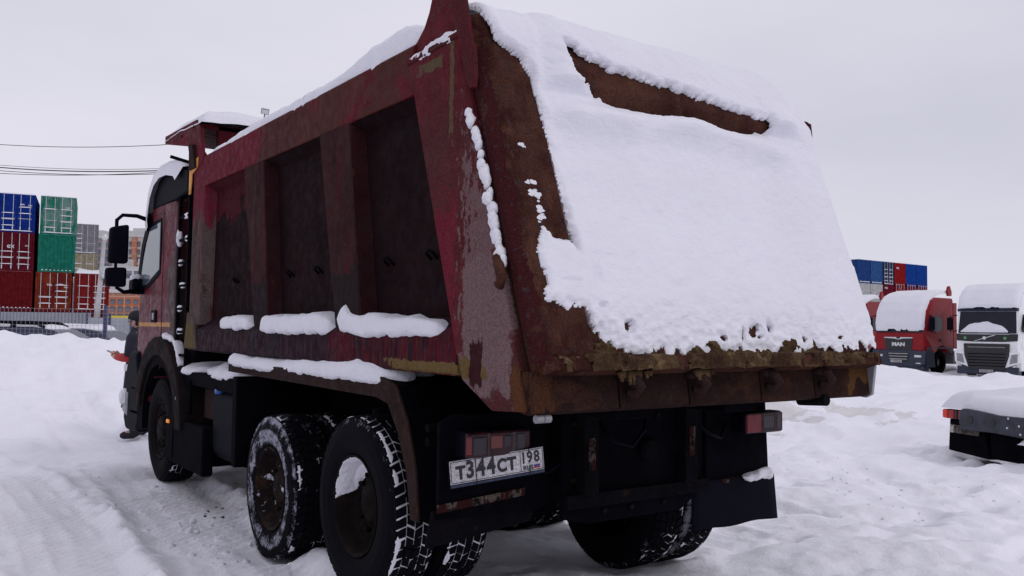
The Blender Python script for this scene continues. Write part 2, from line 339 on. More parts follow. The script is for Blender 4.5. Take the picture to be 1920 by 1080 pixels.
def rubber(name, ring, heavy):
    """tyre rubber with frost and snow caught on it (origin at the wheel's centre, axle along X)"""
    m, nt, b = newmat(name)
    t = nt.nodes.new('ShaderNodeTexCoord'); x = nt.nodes.new('ShaderNodeSeparateXYZ'); nt.links.new(t.outputs['Object'], x.inputs[0])
    r = mth(nt, 'SQRT', mth(nt, 'ADD', mth(nt, 'MULTIPLY', x.outputs[1], x.outputs[1]), mth(nt, 'MULTIPLY', x.outputs[2], x.outputs[2])))
    n1 = noise(nt, 11, 7, .7); n2 = noise(nt, 55, 5, .75)
    nn = mth(nt, 'ADD', mth(nt, 'MULTIPLY', n1, .6), mth(nt, 'MULTIPLY', n2, .4))
    edge = mth(nt, 'SUBTRACT', ramp(nt, r, .44, .485, 0, .13 if ring else .12), ramp(nt, r, .498, .506, 0, .14 if ring else .06))
    inner = mth(nt, 'MULTIPLY', ramp(nt, r, .43, .40), ramp(nt, r, .30, .345)) if ring else ramp(nt, r, .3, .2, 0, 0)
    upz = ramp(nt, x.outputs[2], .15, .5, 0, .07)
    v = mth(nt, 'ADD', mth(nt, 'ADD', nn, edge), mth(nt, 'ADD', mth(nt, 'MULTIPLY', inner, .15), upz))
    f = ramp(nt, v, .60 if heavy else .70, .74 if heavy else .80)
    f = mth(nt, 'MULTIPLY', f, .62 if heavy else .5)
    nt.links.new(mixc(nt, f, (.0035, .0035, .006), (.50, .50, .60)), b.inputs['Base Color'])
    b.inputs['Roughness'].default_value = .85; b.inputs['Specular IOR Level'].default_value = .06
    bump(nt, b, v, .008, .5); return m
M['rubber'] = rubber('tyre_rubber', False, False); M['rubber_frost'] = rubber('frosted_tyre_rubber', True, True); M['rubber_plain'] = plain('dark_tyre_rubber', (.0035, .0035, .005), .85, var=.4, sc=12, bmp=.002, spec=.04)
M['rim'] = worn('rusty_black_rim', (.006, .004, .004), [((.018, .009, .006), 9, .52, .68), ((.3, .28, .3), 26, .68, .76)], rough=.75, spec=.08)
M['rim_snowy'] = worn('snow_spattered_rim', (.008, .005, .005), [((.03, .014, .009), 9, .48, .64), ((.6, .6, .68), 10, .60, .67)], rough=.75, spec=.1)

# ------------------------------------------------------------------ ground: one snow sheet to the horizon
def dist_line(x, y, pts):
    d = np.full(x.shape, 1e9); s = np.zeros(x.shape); L = 0; side = np.zeros(x.shape)
    for a, b in zip(pts, pts[1:]):
        a = np.array(a[:2]); b = np.array(b[:2]); e = b-a; l = math.hypot(*e)
        t = np.clip(((x-a[0])*e[0]+(y-a[1])*e[1])/(l*l), 0, 1); dx = x-a[0]-e[0]*t; dy = y-a[1]-e[1]*t; dd = np.hypot(dx, dy)
        m = dd < d; d = np.where(m, dd, d); s = np.where(m, L+t*l, s); side = np.where(m, np.sign(e[0]*dy-e[1]*dx), side); L += l
    return d, s, side
def gpt(px, py, z=0.): r = ray(px, py); p = CAM+r*((z-CAM[2])/r[2]); return (p[0], p[1])
BANK = [tuple(at(p, 600, d)[:2]) for p, d in ((-900, 22), (-300, 19), (0, 17.5), (120, 17.5), (260, 18.5), (420, 22), (560, 27))]
TR1 = [gpt(185, 1300), gpt(150, 1120), gpt(105, 1000), gpt(20, 905), gpt(-120, 850)]
TR2 = [gpt(560, 1200), gpt(420, 1040), gpt(330, 950), gpt(235, 860), gpt(120, 790)]
PLOW = [tuple(at(p, 690, d)[:2]) for p, d in ((1300, 40), (1560, 36), (1640, 34), (1750, 33), (1860, 31.5), (2000, 30), (2300, 27))]
def ground(x, y):
    far = np.hypot(x-CAM[0], y-CAM[1])
    near = 1/(1+(far/25)**2)
    h = .07*fbm(x*.35, y*.35, 0, 1, 3)+.028*fbm(x*1.3, y*1.3, 0, 2, 4)
    h = h*np.clip(far/6, .35, 2.5)
    # trodden, lumpy snow to the right of the lorry
    lump = sstep(1.2, 3.2, x)*sstep(16, 6, np.hypot(x-6, y-3))
    hl = fbm(x*1.25, y*1.25, 0, 7, 3); h += lump*(.075*np.abs(hl)-.02)+lump*.010*fbm(x*6, y*6, 0, 9, 3)
    ft = vn(x*1.5+3, y*2.3, 0, 31); ft2 = vn(x*2.6, y*2.1+9, 0, 33); h -= lump*(.10*sstep(.3, .65, ft)+.05*sstep(.4, .7, ft2))
    h += near*(.011*fbm(x*7, y*7, 0, 12, 4)+.006*np.abs(fbm(x*19, y*19, 0, 13, 3)))
    # churned clods along the left wheels and in front of the rear axle
    d, s, sd_ = dist_line(x, y, [(-.28, 1.2), (-.26, 2.6), (-.22, 4.2), (-.1, 5.6), (.1, 6.6)])
    cl = np.exp(-(d/.28)**2); h += cl*(.03+.06*np.abs(fbm(x*5, y*5, 0, 21, 4))+.02*np.abs(fbm(x*14, y*14, 0, 22, 3)))
    cl2 = np.exp(-(((x-.35)/.5)**2+((y-4.5)/.8)**2)); h += cl2*.09*np.abs(fbm(x*4.2, y*4.2, 0, 23, 4))
    # tyre ruts with tread bars
    for pts, wdt, bars in ((TR1, .32, .007), (TR2, .42, .012)):
        d, s, sd_ = dist_line(x, y, pts)
        ins = sstep(wdt+.14, wdt-.10, d+.05*vn(x*3, y*3, 0, 45)); rim = np.exp(-((d-wdt-.1)/.08)**2)
        h = h*(1-.75*ins)-.022*ins+rim*(.022+.02*fbm(x*6, y*6, 0, 41, 3))
        q_ = (d*sd_+.02*vn(x*3, y*3, 0, 43)+.5)/.17; g = np.exp(-((q_-np.floor(q_)-.5)/.13)**2); h += ins*.015*np.clip(.6+.7*vn(x*2.2, y*2.2, 0, 44), 0, 1.2)*g*(1 if bars < .01 else .5)
        bz = np.cos((s+sd_*d*.8)*2*math.pi/.12); h += ins*bars*np.tanh(bz*3)*np.clip(.6+vn(x*2, y*2, 0, 42), 0, 1)
    # lanes driven in front of the parked lorries
    a = math.atan2(PLOW[-1][1]-PLOW[0][1], PLOW[-1][0]-PLOW[0][0]); u = -(x-PLOW[3][0])*math.sin(a)+(y-PLOW[3][1])*math.cos(a); v = (x-PLOW[3][0])*math.cos(a)+(y-PLOW[3][1])*math.sin(a)
    lane = sstep(-24, -20, u)*sstep(1, -3, u)*sstep(2, 6, x-0.3*y)
    h += lane*(.05*fbm(u*1.2, v*.12, 0, 51, 3)+.03*fbm(u*3, v*.5, 0, 52, 3))
    # wheels press down, snow under the lorry rests lower
    for wx, wy, wz in ((.15, 1.75, .05), (.5, 1.75, .05), (.15, 3.12, -.05), (.2, 6.3, .03), (2.0, 1.75, -.07), (2.4, 1.75, -.07), (2.1, 3.12, -.06), (2.3, 6.3, 0.)):
        q = np.exp(-(((x-wx)/.30)**4+((y-wy)/.30)**4)); h = h*(1-q)+q*wz
    d, s, sd_ = dist_line(x, y, PLOW); f = fbm(x*.9, y*.9, 0, 61, 4)
    h += .42*np.exp(-(d/.9)**2)*(.75+.45*f)
    # cleared-snow bank on the left
    d, s, sd_ = dist_line(x, y, BANK); wob = fbm(x*.22, y*.22, 0, 71, 3)
    wd = np.where(sd_ < 0, 3.4, 3.0); pr = np.exp(-(d/wd)**2*1.3)
    h += pr*(1.06+.14*wob)+pr*.10*fbm(x*.8, y*.8, 0, 72, 4)*1.3+pr*.05*fbm(x*2.6, y*2.6, 0, 73, 3)
    # the ground falls a little towards the parked tractor on the right
    h -= .10*np.exp(-(((x-9.5)/2.5)**2+((y-3)/2.5)**2))
    return h
def axis(lo, hi, step, far, g=1.07):
    a = list(np.arange(lo, hi, step)); s = step; p = hi
    while p < far: a.append(p); s = min(s*g, 40); p += s
    s = step; p = lo-step
    b = []
    while p > -far: b.append(p); s = min(s*g, 40); p -= s
    return np.array(b[::-1]+a)
gx = axis(-3.4, 7.0, .028, 1400, 1.022); gy = axis(-.4, 8.0, .03, 1400, 1.022)
X, Y = np.meshgrid(gx, gy, indexing='ij'); Z = ground(X, Y)
go = gridmesh('snow_ground', np.stack([X, Y, Z], -1), np.ones((len(gx)-1, len(gy)-1), bool), M['snow_ground']); tag(go, kind='structure')
def gz(x, y): return float(ground(np.array([x]), np.array([y]))[0])

# dirt showing through the churned snow
ico = bmesh.new(); bmesh.ops.create_icosphere(ico, subdivisions=1, radius=1); IV1 = [v.co.copy() for v in ico.verts]; IF1 = [tuple(v.index for v in f.verts) for f in ico.faces]; ico.free()
def clods(name, c, sx, sy, n, mat, seed, size=.03):
    rnd = random.Random(seed); mb = MB()
    for _ in range(n):
        x = c[0]+rnd.gauss(0, sx); y = c[1]+rnd.gauss(0, sy); z = gz(x, y); s = size*rnd.uniform(.25, 1.)**1.5*1.3
        mb.add([(x+v.x*s*q, y+v.y*s*q, z+v.z*s*q*.7) for v in IV1 for q in (rnd.uniform(.75, 1.2),)], IF1)
    o = mb.build(name, mat, smooth=True); return tag(o, None, None, None, 'stuff')
M['soil'] = plain('dark_soil', (.05, .035, .028), .9, var=.5, sc=30)
o = clods('soil_crumbs', gpt(412, 965), .12, .2, 12, M['soil'], 3, .018); tag(o, 'dark soil crumbs in the churned snow by the middle wheel', 'soil')
o = clods('snow_clods', (-.25, 3.6), .2, 1.5, 80, M['snow'], 5, .034); tag(o, 'loose snow clods thrown up beside the left wheels', 'snow clods')
o = clods('snow_crumbs', gpt(1560, 900), 1.1, 1.0, 160, M['snow'], 6, .018); tag(o, 'crumbs of trodden snow right of the dump truck', 'snow crumbs')

# ------------------------------------------------------------------ THE DUMP TRUCK (truck axes = world axes, left side at X=0, tail at Y=0)
TRK = tag(empty('dump_truck', (1.25, 2.5, 0)), 'large rusty burgundy dump truck, snow driven on its tailgate, filling the middle', 'dump truck')
W = 2.5
class PMB(MB):
    """mesh under the truck, given in world numbers"""
    def build(s, name, mat, parent=None, **k):
        parent = parent or TRK
        o = MB.build(s, name, mat, None, **k); o.parent = parent; o.matrix_parent_inverse = wm(parent).inverted(); return o
def wm(o):
    m = Matrix.LocRotScale(o.location, o.rotation_euler, o.scale)
    return (wm(o.parent) @ o.matrix_parent_inverse @ m) if o.parent else m
def adopt(o, parent): o.parent = parent; o.matrix_parent_inverse = wm(parent).inverted(); return o

# --- tipper body
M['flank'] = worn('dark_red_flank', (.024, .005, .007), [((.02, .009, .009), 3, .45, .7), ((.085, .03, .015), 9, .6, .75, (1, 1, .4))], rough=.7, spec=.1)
body = PMB()
body.box(.16, W-.16, .1, 5.25, 1.36, 1.42)
for s in (0, 1):
    x = lambda a, b: (a, b) if not s else (W-b, W-a)
    body.box(*x(.14, .18), .62, 5.2, 1.36, 3.0)
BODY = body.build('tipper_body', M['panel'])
def side(x0, x1, s): return (x0, x1) if not s else (W-x1, W-x0)
def mirp(poly, s): return [(p[0] if not s else W-p[0], p[1]) for p in poly]
for s in (0, 1):
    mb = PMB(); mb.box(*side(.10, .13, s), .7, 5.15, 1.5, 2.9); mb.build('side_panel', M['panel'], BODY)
    mb = PMB(); mb.prism(mirp([(0, 2.825), (0, 3.09), (.015, 3.105), (.19, 3.105), (.19, 2.85), (.02, 2.85), (.02, 2.825)], s), 'y', 1.10, 5.22); mb.build('top_rail', M['body_red'], BODY, bevel=.008)
    mb = PMB(); mb.prism(mirp([(.021, 2.826), (.021, 2.848), (.18, 2.848), (.18, 2.77), (.10, 2.77)], s), 'y', 1.12, 5.2); mb.build('rail_underside_shade', M['panel'], BODY)  # near-black strip under the rail, its shade put into the colour
    mb = PMB(); mb.prism(mirp([(0, 1.39), (0, 1.56), (.02, 1.58), (.127, 1.68), (.19, 1.68), (.19, 1.37), (.02, 1.37)], s), 'y', .62, 5.30); mb.build('lower_rail', M['low_rail'], BODY, bevel=.008)
    def rib(y0t, y1t, y0b, y1b, m, fl=.015, zt=2.84, zb=1.60, xo=.0, zi=2.80):
        mb = PMB(); xs = side(xo, .105, s); xo_, xi_ = (xs[0], xs[1]) if not s else (xs[1], xs[0])
        mb.hexa([(xo_, y0b, zb), (xo_, y1b, zb), (xi_, y1b+fl, zb), (xi_, y0b-fl, zb), (xo_, y0t, zt), (xo_, y1t, zt), (xi_, y1t+fl, zt), (xi_, y0t-fl, zt)])
        return mb.build('rib', m, BODY, bevel=.012)
    rib(3.38, 3.83, 3.20, 3.50, M['rib']); rib(1.90, 2.35, 1.68, 2.03, M['rib'])
    for y0t, y0b in ((3.38, 3.20), (1.90, 1.68)):
        mb = PMB(); xs = side(.006, .10, s); xa, xb = (xs[0], xs[1]) if not s else (xs[1], xs[0])
        mb.hexa([(xa, y0b-.006, 1.62), (xa, y0b+.02, 1.62), (xb, y0b+.02, 1.62), (xb, y0b-.03, 1.62), (xa, y0t-.006, 2.8), (xa, y0t+.02, 2.8), (xb, y0t+.02, 2.8), (xb, y0t-.03, 2.8)]); mb.build('rib_flank', M['flank'], BODY)
    fp = rib(4.86, 5.22, 4.92, 5.25, M['post_front'], .05); fp.name = 'front_post'
    mb = PMB(); mb.hexa([(side(-.012, .15, s)[i], y, z) for i, y, z in ((0, 4.96, 1.385), (0, 5.36, 1.385), (1, 5.36, 1.385), (1, 4.96, 1.385), (0, 5.05, 1.66), (0, 5.28, 1.72), (1, 5.28, 1.72), (1, 5.05, 1.66))]); mb.build('corner_gusset', M['post_front'], BODY, bevel=.015)
    # raked rear corner post, its cap and the curved wing above the rail
    mb = PMB(); mb.prism([(1.14, 3.0), (.645, 3.02), (.05, 1.25), (.31, 1.235), (.56, 1.36), (.62, 1.50)], 'x', *side(-.012, .22, s)); mb.build('rear_post', M['post_rear'], BODY, bevel=.012)
    mb = PMB(); mb.prism([(1.16, 3.0), (1.17, 3.08), (1.10, 3.12), (1.03, 3.17)]+([(.98, 3.24)] if not s else [])+([(.955, 3.30), (.93, 3.325), (.74, 3.325)] if not s else [(.80, 3.19)])+[(.66, 3.02)], 'x', *side(.02, .06, s)); mb.build('wing_plate', M['post_rear'], BODY, bevel=.004 if not s else 0)
    mb = PMB(); mb.prism([(1.15, 2.99), (1.15, 3.02), (.635, 3.04), (.63, 3.01)], 'x', *side(-.02, .1, s)); mb.build('post_cap', M['body_red'], BODY, bevel=.006)
    for (yy, zz) in ((4.95, 1.98), (4.2, 1.98), (3.0, 1.98), (2.5, 1.98), (1.5, 1.98), (1.02, 1.99)):
        mb = PMB(); xx = .10 if not s else W-.10; ss = -1 if not s else 1
        mb.tube([(xx+ss*.0, yy-.035, zz-.03), (xx+ss*.03, yy-.035, zz), (xx+ss*.035, yy, zz+.015), (xx+ss*.03, yy+.035, zz), (xx, yy+.035, zz-.03)], .008, 6)
        mb.build('tie_loop', M['black'], BODY, smooth=True)
mb = PMB(); mb.box(.19, W-.19, 5.16, 5.22, 1.4, 3.44); mb.build('front_wall', M['body_red'], BODY, bevel=.004)
# cab protector
mb = PMB(); mb.hexa([(.04, 5.16, 3.40), (W-.04, 5.16, 3.40), (W-.04, 6.28, 3.44), (.04, 6.28, 3.44), (.04, 5.16, 3.44), (W-.04, 5.16, 3.44), (W-.04, 6.28, 3.48), (.04, 6.28, 3.48)])
mb.build('canopy_roof', M['body_red'], BODY)
for s in (0, 1):
    mb = PMB(); mb.prism([(6.30, 3.51), (6.29, 3.43), (5.44, 3.27), (5.38, 3.16), (5.36, 3.02), (5.27, 2.99), (5.12, 3.0), (4.94, 3.06), (4.90, 3.11), (4.97, 3.15), (5.04, 3.38), (5.16, 3.47), (5.22, 3.475)], 'x', *side(-.005, .025, s)); mb.build('canopy_side', M['body_red'], BODY, bevel=.004)
    mb = PMB(); mb.prism([(5.34, 2.80), (5.34, 3.09), (5.06, 3.11), (5.08, 3.02), (5.24, 2.98), (5.28, 2.80)], 'x', *side(-.011, -.004, s)); mb.build('yellow_corner_strip', M['yellow'], BODY)
mb = PMB(); mb.tube([(.03, 5.28, 3.08), (-.16, 5.42, 3.15)], .016, 8); mb.build('stub_rod', M['black'], BODY)
mb = PMB(); mb.hexa([(-.03, 5.10, 3.02), (.0, 5.10, 3.02), (.0, 5.30, 3.02), (-.03, 5.30, 3.02), (-.04, 5.18, 3.24), (-.005, 5.18, 3.24), (-.005, 5.28, 3.26), (-.04, 5.28, 3.26)]); mb.build('canopy_bracket', M['fender'], BODY, bevel=.006)
for yy, zz in ((5.65, 3.40), (5.25, 3.42)): mb = PMB(); mb.lathe([(-.008, 0), (-.008, .014), (0, .014)], (-.003, yy, zz), 10); mb.build('bolt', M['black'], BODY)
# rear sill
mb = PMB()
for a, b in ((.0, .475), (.485, .925), (.935, 1.455), (1.465, 1.905), (1.915, 2.42)):
    mb.prism([(.02, 1.42), (.0, 1.25), (.05, 1.235), (.3, 1.27), (.3, 1.42)], 'x', a, b)
mb.build('rear_sill', M['sill'], BODY, bevel=.006)
mb = PMB(); mb.box(.02, 2.42, .05, .2, 1.26, 1.40); mb.build('sill_core', M['black'], BODY)
mb = PMB(); mb.prism([(-.03, 1.415), (-.01, 1.25), (.03, 1.23), (.34, 1.26), (.34, 1.43)], 'x', 2.42, 2.442); mb.build('sill_end_plate', M['grey_metal'], BODY, bevel=.003)
mb = PMB(); mb.tube([(1.98, -.02, 1.235), (1.98, .16, 1.225)], .032, 14); mb.build('sill_pin', M['black_rust'], BODY, bevel=.004)
for xx in (.045, .085): mb = PMB(); mb.lathe([(-.018, 0), (-.018, .018), (.018, .018), (.018, 0)], (xx, .03, 1.222), 12); mb.build('pivot_bolt', M['grey_metal'], BODY)

# --- tailgate, in its own slanted frame
ang = math.atan(.36); gv = Vector((0, math.sin(ang), math.cos(ang))); gn = Vector((0, -math.cos(ang), math.sin(ang))); G0 = Vector((0, 0, 1.42))
def G(u, v, n=0.): return G0+Vector((u, 0, 0))+gv*v+gn*n
def gbox(mb, u0, u1, v0, v1, n0, n1):
    return mb.hexa([G(u0, v0, n1), G(u1, v0, n1), G(u1, v0, n0), G(u0, v0, n0), G(u0, v1, n1), G(u1, v1, n1), G(u1, v1, n0), G(u0, v1, n0)])
GL = 1.78
mb = PMB(); gbox(mb, .10, W-.08, .0, GL, -.05, .0); GATE = mb.build('tailgate', M['rust'], bevel=.004)
for s in (0, 1):
    f = (lambda u: u) if not s else (lambda u: W-.05-u)
    mb = PMB(); pr = [(.02, -.06), (.02, -.01), (.085, .045), (.31, .045), (.335, .0), (.335, -.06)]
    n = len(pr); mb.add([G(f(a), 0.0, b) for a, b in pr]+[G(f(a), GL+(.03 if not s else -.1), b) for a, b in pr], [tuple(range(n)), tuple(range(n, 2*n))]+[(i, (i+1) % n, (i+1) % n+n, i+n) for i in range(n)])
    mb.build('side_frame', M['rust'], GATE, bevel=.006)
    mb = PMB(); mb.prism(([(.72, 3.33), (.60, 3.33)] if not s else [(.60, 2.95), (.50, 2.95)])+[(.49, 2.94), (.472, 2.93), (.455, 2.78), (.465, 2.725), (.495, 2.725), (.535, 2.80), (.585, 2.94)]+([(.70, 3.25)] if not s else []), 'x', *side(-.035, -.008, s)); mb.build('hinge_arm', M['body_red'], GATE, bevel=.004 if not s else 0)
# boxed beam along the top
mb = PMB(); P = [(1.36, -.05), (1.375, .0), (1.475, .095), (1.66, .095), (1.78, .02), (1.80, -.08), (1.60, -.2)]; n = len(P)
mb.add([G(.45, a, b) for a, b in P]+[G(2.10, a, b) for a, b in P], [tuple(range(n)), tuple(range(n, 2*n))]+[(i, (i+1) % n, (i+1) % n+n, i+n) for i in range(n)])
mb.build('top_beam', M['rust'], GATE, bevel=.01)
# bottom lip with mud
mb = PMB(); gbox(mb, .03, W-.06, -.012, .05, -.06, .07); mb.build('bottom_lip', M['rust'], GATE, bevel=.005)
us = np.linspace(.08, W-.075, 330); vs = np.linspace(-.012, .16, 30); U, V_ = np.meshgrid(us, vs, indexing='ij')
th = .014+.030*fbm(U*16, V_*16, 0, 91, 4)-.20*np.clip(V_-.055, 0, 1)-.02*(U < .25)
base_n = np.where(V_ < .05, .071, np.where(V_ < .07, .071-(V_-.05)*3.5, .001))
pts = np.array([[list(G(U[i, j], V_[i, j]-(.012 if j == 0 else 0), base_n[i, j]+max(th[i, j], -.01))) for j in range(U.shape[1])] for i in range(U.shape[0])])
k = (th > 0)[:-1, :-1]; adopt(gridmesh('mud_crust', pts, k, M['mud'], None), GATE)
for hx in (.53, .96, 1.5, 1.95):
    mb = PMB(); mb.tube([(hx-.02, .0, 1.41), (hx-.0, -.045, 1.385), (hx+.02, -.055, 1.35), (hx+.015, -.03, 1.32), (hx-.02, -.01, 1.325)], [.022, .026, .026, .022, .016], 10)
    mb.box(hx-.05, hx+.01, -.03, .03, 1.375, 1.41); mb.build('hook', M['fender'], GATE, smooth=True)
mb = PMB()
for a, b in ((.42, .61), (.90, 1.02)):
    for q in range(14):
        xx = random.uniform(a, b); mb.tube([(xx, -.05, 1.42), (xx+.01, -.055, 1.42-random.uniform(.02, .07))], [.018, .006], 5)
    mb.build('mud_drip', M['mud'], GATE, smooth=True); mb = PMB()
pass
mb = PMB(); mb.tube([(-.02, .27, 1.92), (-.03, .235, 1.88), (-.03, .215, 1.83), (-.02, .24, 1.79), (-.01, .28, 1.80)], [.02, .024, .024, .02, .014], 8); mb.build('side_hook', M['rust'], GATE, smooth=True)

# snow driven onto the gate
cs = math.cos(ang)
def vz(z): return (z-1.42)/cs
outer = [(-.05, 2.6), (.03, 2.2), (.05, vz(3.18)), (.10, vz(2.97)), (.24, vz(2.9)), (.285, vz(2.80)), (.345, vz(1.96)), (.30, vz(1.99)), (.215, vz(2.0)), (.165, vz(2.06)), (.10, vz(1.92)), (.115, vz(1.8)), (.09, vz(1.71)), (.20, vz(1.685)), (.31, vz(1.68)),
         (.345, vz(1.645)), (.40, vz(1.56)), (.47, vz(1.50)), (.6, vz(1.50)), (.75, vz(1.485)), (.98, vz(1.50)), (1.2, vz(1.485)), (1.36, vz(1.48)), (1.7, vz(1.495)), (2.09, vz(1.485)), (2.3, vz(1.505)), (2.47, vz(1.50)), (2.56, vz(1.6)), (2.56, 2.6)]
slot = [(.47, vz(2.99)), (.62, vz(2.945)), (.81, vz(2.905)), (1.16, vz(2.885)), (1.65, vz(2.845)), (2.01, vz(2.815)), (2.02, vz(2.775)), (1.85, vz(2.755)), (1.61, vz(2.735)), (1.4, vz(2.755)), (1.1, vz(2.735)), (.8, vz(2.75)), (.62, vz(2.79)), (.54, vz(2.84))]
SU, SV = 300, 300
us = np.linspace(.02, 2.462, SU); ss = np.linspace(.02, 2.12, SV); U, V_ = np.meshgrid(us, ss, indexing='ij')
m1 = sdpoly(U, V_, outer); m2 = -sdpoly(U, V_, slot)
rag = fbm(U*22, V_*9, 0, 101, 4); rag2 = fbm(U*30+V_*12, V_*60-U*15, 0, 105, 3)
low = sstep(.36, .1, V_); m1n = m1+rag*(.004+.017*low+.010*(sstep(.7, .3, V_)))+rag2*.006
m2n = m2+rag2*.010*sstep(1.40, 1.47, V_)+rag*.006
spot = np.minimum(np.hypot((U-1.467)/1.5, V_-.186), np.hypot((U-.575)/1.2, V_-.20)*1.25)
holes = np.where(spot < .04, -.02+spot*.8+.02*vn(U*50, V_*50, 0, 113), .035)-.05*sstep(.55, .8, vn(U*14, V_*20, 0, 111))*(low*1.3*(U < 2.2)+.45*sstep(.5, .38, U)*sstep(.6, .45, V_))
m = np.minimum(np.minimum(m1n, m2n), holes+.0)
band = np.exp(-((V_-vz(2.655-.03*np.sin(U*3.3)))/.085)**2)*sstep(.25, .5, U)*sstep(2.3, 2.05, U)
T = .062+.10*band*(1+.25*fbm(U*3, V_*3, 0, 121, 3))-.01*sstep(1.5, 1.8, V_)+.010*fbm(U*2.2, V_*2.2, 0, 122, 4)
rightx = sstep(1.9, 2.2, U)
leftx = sstep(.36, .30, U)
T = T*(1-.68*low)*(1-.5*np.maximum(leftx, rightx)*sstep(1.6, 1.3, V_))
T = T+.007*sstep(1.35, 1.6, V_)*np.minimum(0, fbm(U*7-V_*5, V_*22+U*16, 0, 128, 4)-.05)
T = T+.0045*fbm(U*9+V_*5, V_*17-U*6, 0, 125, 4)+.008*fbm(U*28, V_*30, 0, 126, 3)*(low*1.2+.12)
leftx = sstep(.36, .30, U)
th = T*(1-np.exp(-np.clip(m, 0, 1)/.022))
sub = .10*sstep(1.40, 1.475, V_)*sstep(.26, .5, U)*sstep(2.42, 2.1, U)+.05*sstep(1.5, 1.7, V_)*sstep(.8, .2, U)+.046*np.maximum(leftx, rightx)*(1-.5*sstep(1.5, 1.6, V_))   # what the snow lies on
Xx = U+0.; Yy = np.zeros_like(U); Zz = np.zeros_like(U)
def prof(s):
    if s < 1.70: p = G(0, s); return p[1], p[2], gn[1], gn[2]
    r = .20; a0 = math.atan2(gn[2], gn[1]); c = G(0, 1.70, -r); a = a0-(s-1.70)/r*1.0
    if a > math.pi/2+.0: return c[1]+r*math.cos(a), c[2]+r*math.sin(a), math.cos(a), math.sin(a)
    e = (math.pi/2-a)*r; return c[1]+e, c[2]+r+e*.10, 0., 1.
PR = np.array([prof(s) for s in ss])
fade = 1-.6*sstep(1.65, 2.0, V_)
off = sub*fade+th; off = off+.03*sstep(2.0, 2.5, V_)
V3 = np.stack([U+0*off, PR[None, :, 0]+PR[None, :, 2]*off, PR[None, :, 1]+PR[None, :, 3]*off], -1)
edge = sstep(.0, .05, 2.5-U)
keep = (m > 0); keep = keep[:-1, :-1] & keep[1:, 1:]
# a skirt closes the snow's open edge down to the steel
adopt(gridmesh('driven_snow', V3, keep, M['snow_gate']), GATE)
skirt = MB(); fo = keep
vid = lambda i, j, low_: V3[i, j] if not low_ else np.array([U[i, j], PR[j, 0]+PR[j, 2]*(sub[i, j]*fade[i, j]-.004), PR[j, 1]+PR[j, 3]*(sub[i, j]*fade[i, j]-.004)])
n_, m_ = fo.shape
for i in range(n_):
    for j in range(m_):
        if not fo[i, j]: continue
        for di, dj, a, b in ((-1, 0, (i, j), (i, j+1)), (1, 0, (i+1, j), (i+1, j+1)), (0, -1, (i, j), (i+1, j)), (0, 1, (i, j+1), (i+1, j+1))):
            p, q = i+di, j+dj
            if 0 <= p < n_ and 0 <= q < m_ and fo[p, q]: continue
            skirt.add([vid(*a, 0), vid(*b, 0), vid(*b, 1), vid(*a, 1)], [(0, 1, 2, 3)])
o = MB.build(skirt, 'snow_edge', M['snow_gate'], None, smooth=True); adopt(o, GATE)
# scraps of snow on the brown frame strip
mb = PMB(); rnd = random.Random(4)
for (cu, cvz, wd, hg, nn) in ((.155, 2.44, .035, .012, 5), (.155, 2.26, .04, .012, 6), (.165, 2.20, .035, .03, 12), (.165, 2.13, .03, .012, 5), (.165, 2.09, .025, .02, 6)):
    for q in range(nn):
        u = cu+rnd.gauss(0, wd*.4); v = vz(cvz)+rnd.gauss(0, hg*.5); r = rnd.uniform(.006, .016); k = 7
        ring = [G(u+r*1.4*math.cos(a*2*math.pi/k)*rnd.uniform(.7, 1.3), v+r*.8*math.sin(a*2*math.pi/k)*rnd.uniform(.7, 1.3), .044) for a in range(k)]
        mb.add(ring+[G(u, v, .052)], [(a, (a+1) % k, k) for a in range(k)])
mb.build('snow_scrap', M['snow'], GATE, smooth=True)
# lumps of snow caught in the gap beside the gate
mb = PMB(); rnd = random.Random(11)
path = [(p[1], p[2]) for p in (onX(*q, .0) for q in ((884, 212), (889, 238), (897, 262), (903, 290), (910, 318), (915, 345), (920, 372), (924, 400), (929, 430), (935, 458), (940, 484), (946, 500)))]
ico = bmesh.new(); bmesh.ops.create_icosphere(ico, subdivisions=2, radius=1); IV = [v.co.copy() for v in ico.verts]; IF = [tuple(v.index for v in f.verts) for f in ico.faces]; ico.free()
for (y0, z0), (y1, z1) in zip(path, path[1:]):
    for t in (0, .33, .66):
        if rnd.random() < .12: continue
        c = Vector((-.005+rnd.gauss(0, .006), y0+(y1-y0)*t+.0, z0+(z1-z0)*t)); r = rnd.uniform(.016, .03)
        vsn = [c+Vector((v.x*r*.9, v.y*r*.8, v.z*r*1.25))*(1+.35*float(vn(v.x*2+c.y*40, v.y*2, v.z*2+c.z*30, 3))) for v in IV]
        mb.add(vsn, IF)
mb.build('gap_snow', M['snow'], GATE, smooth=True)
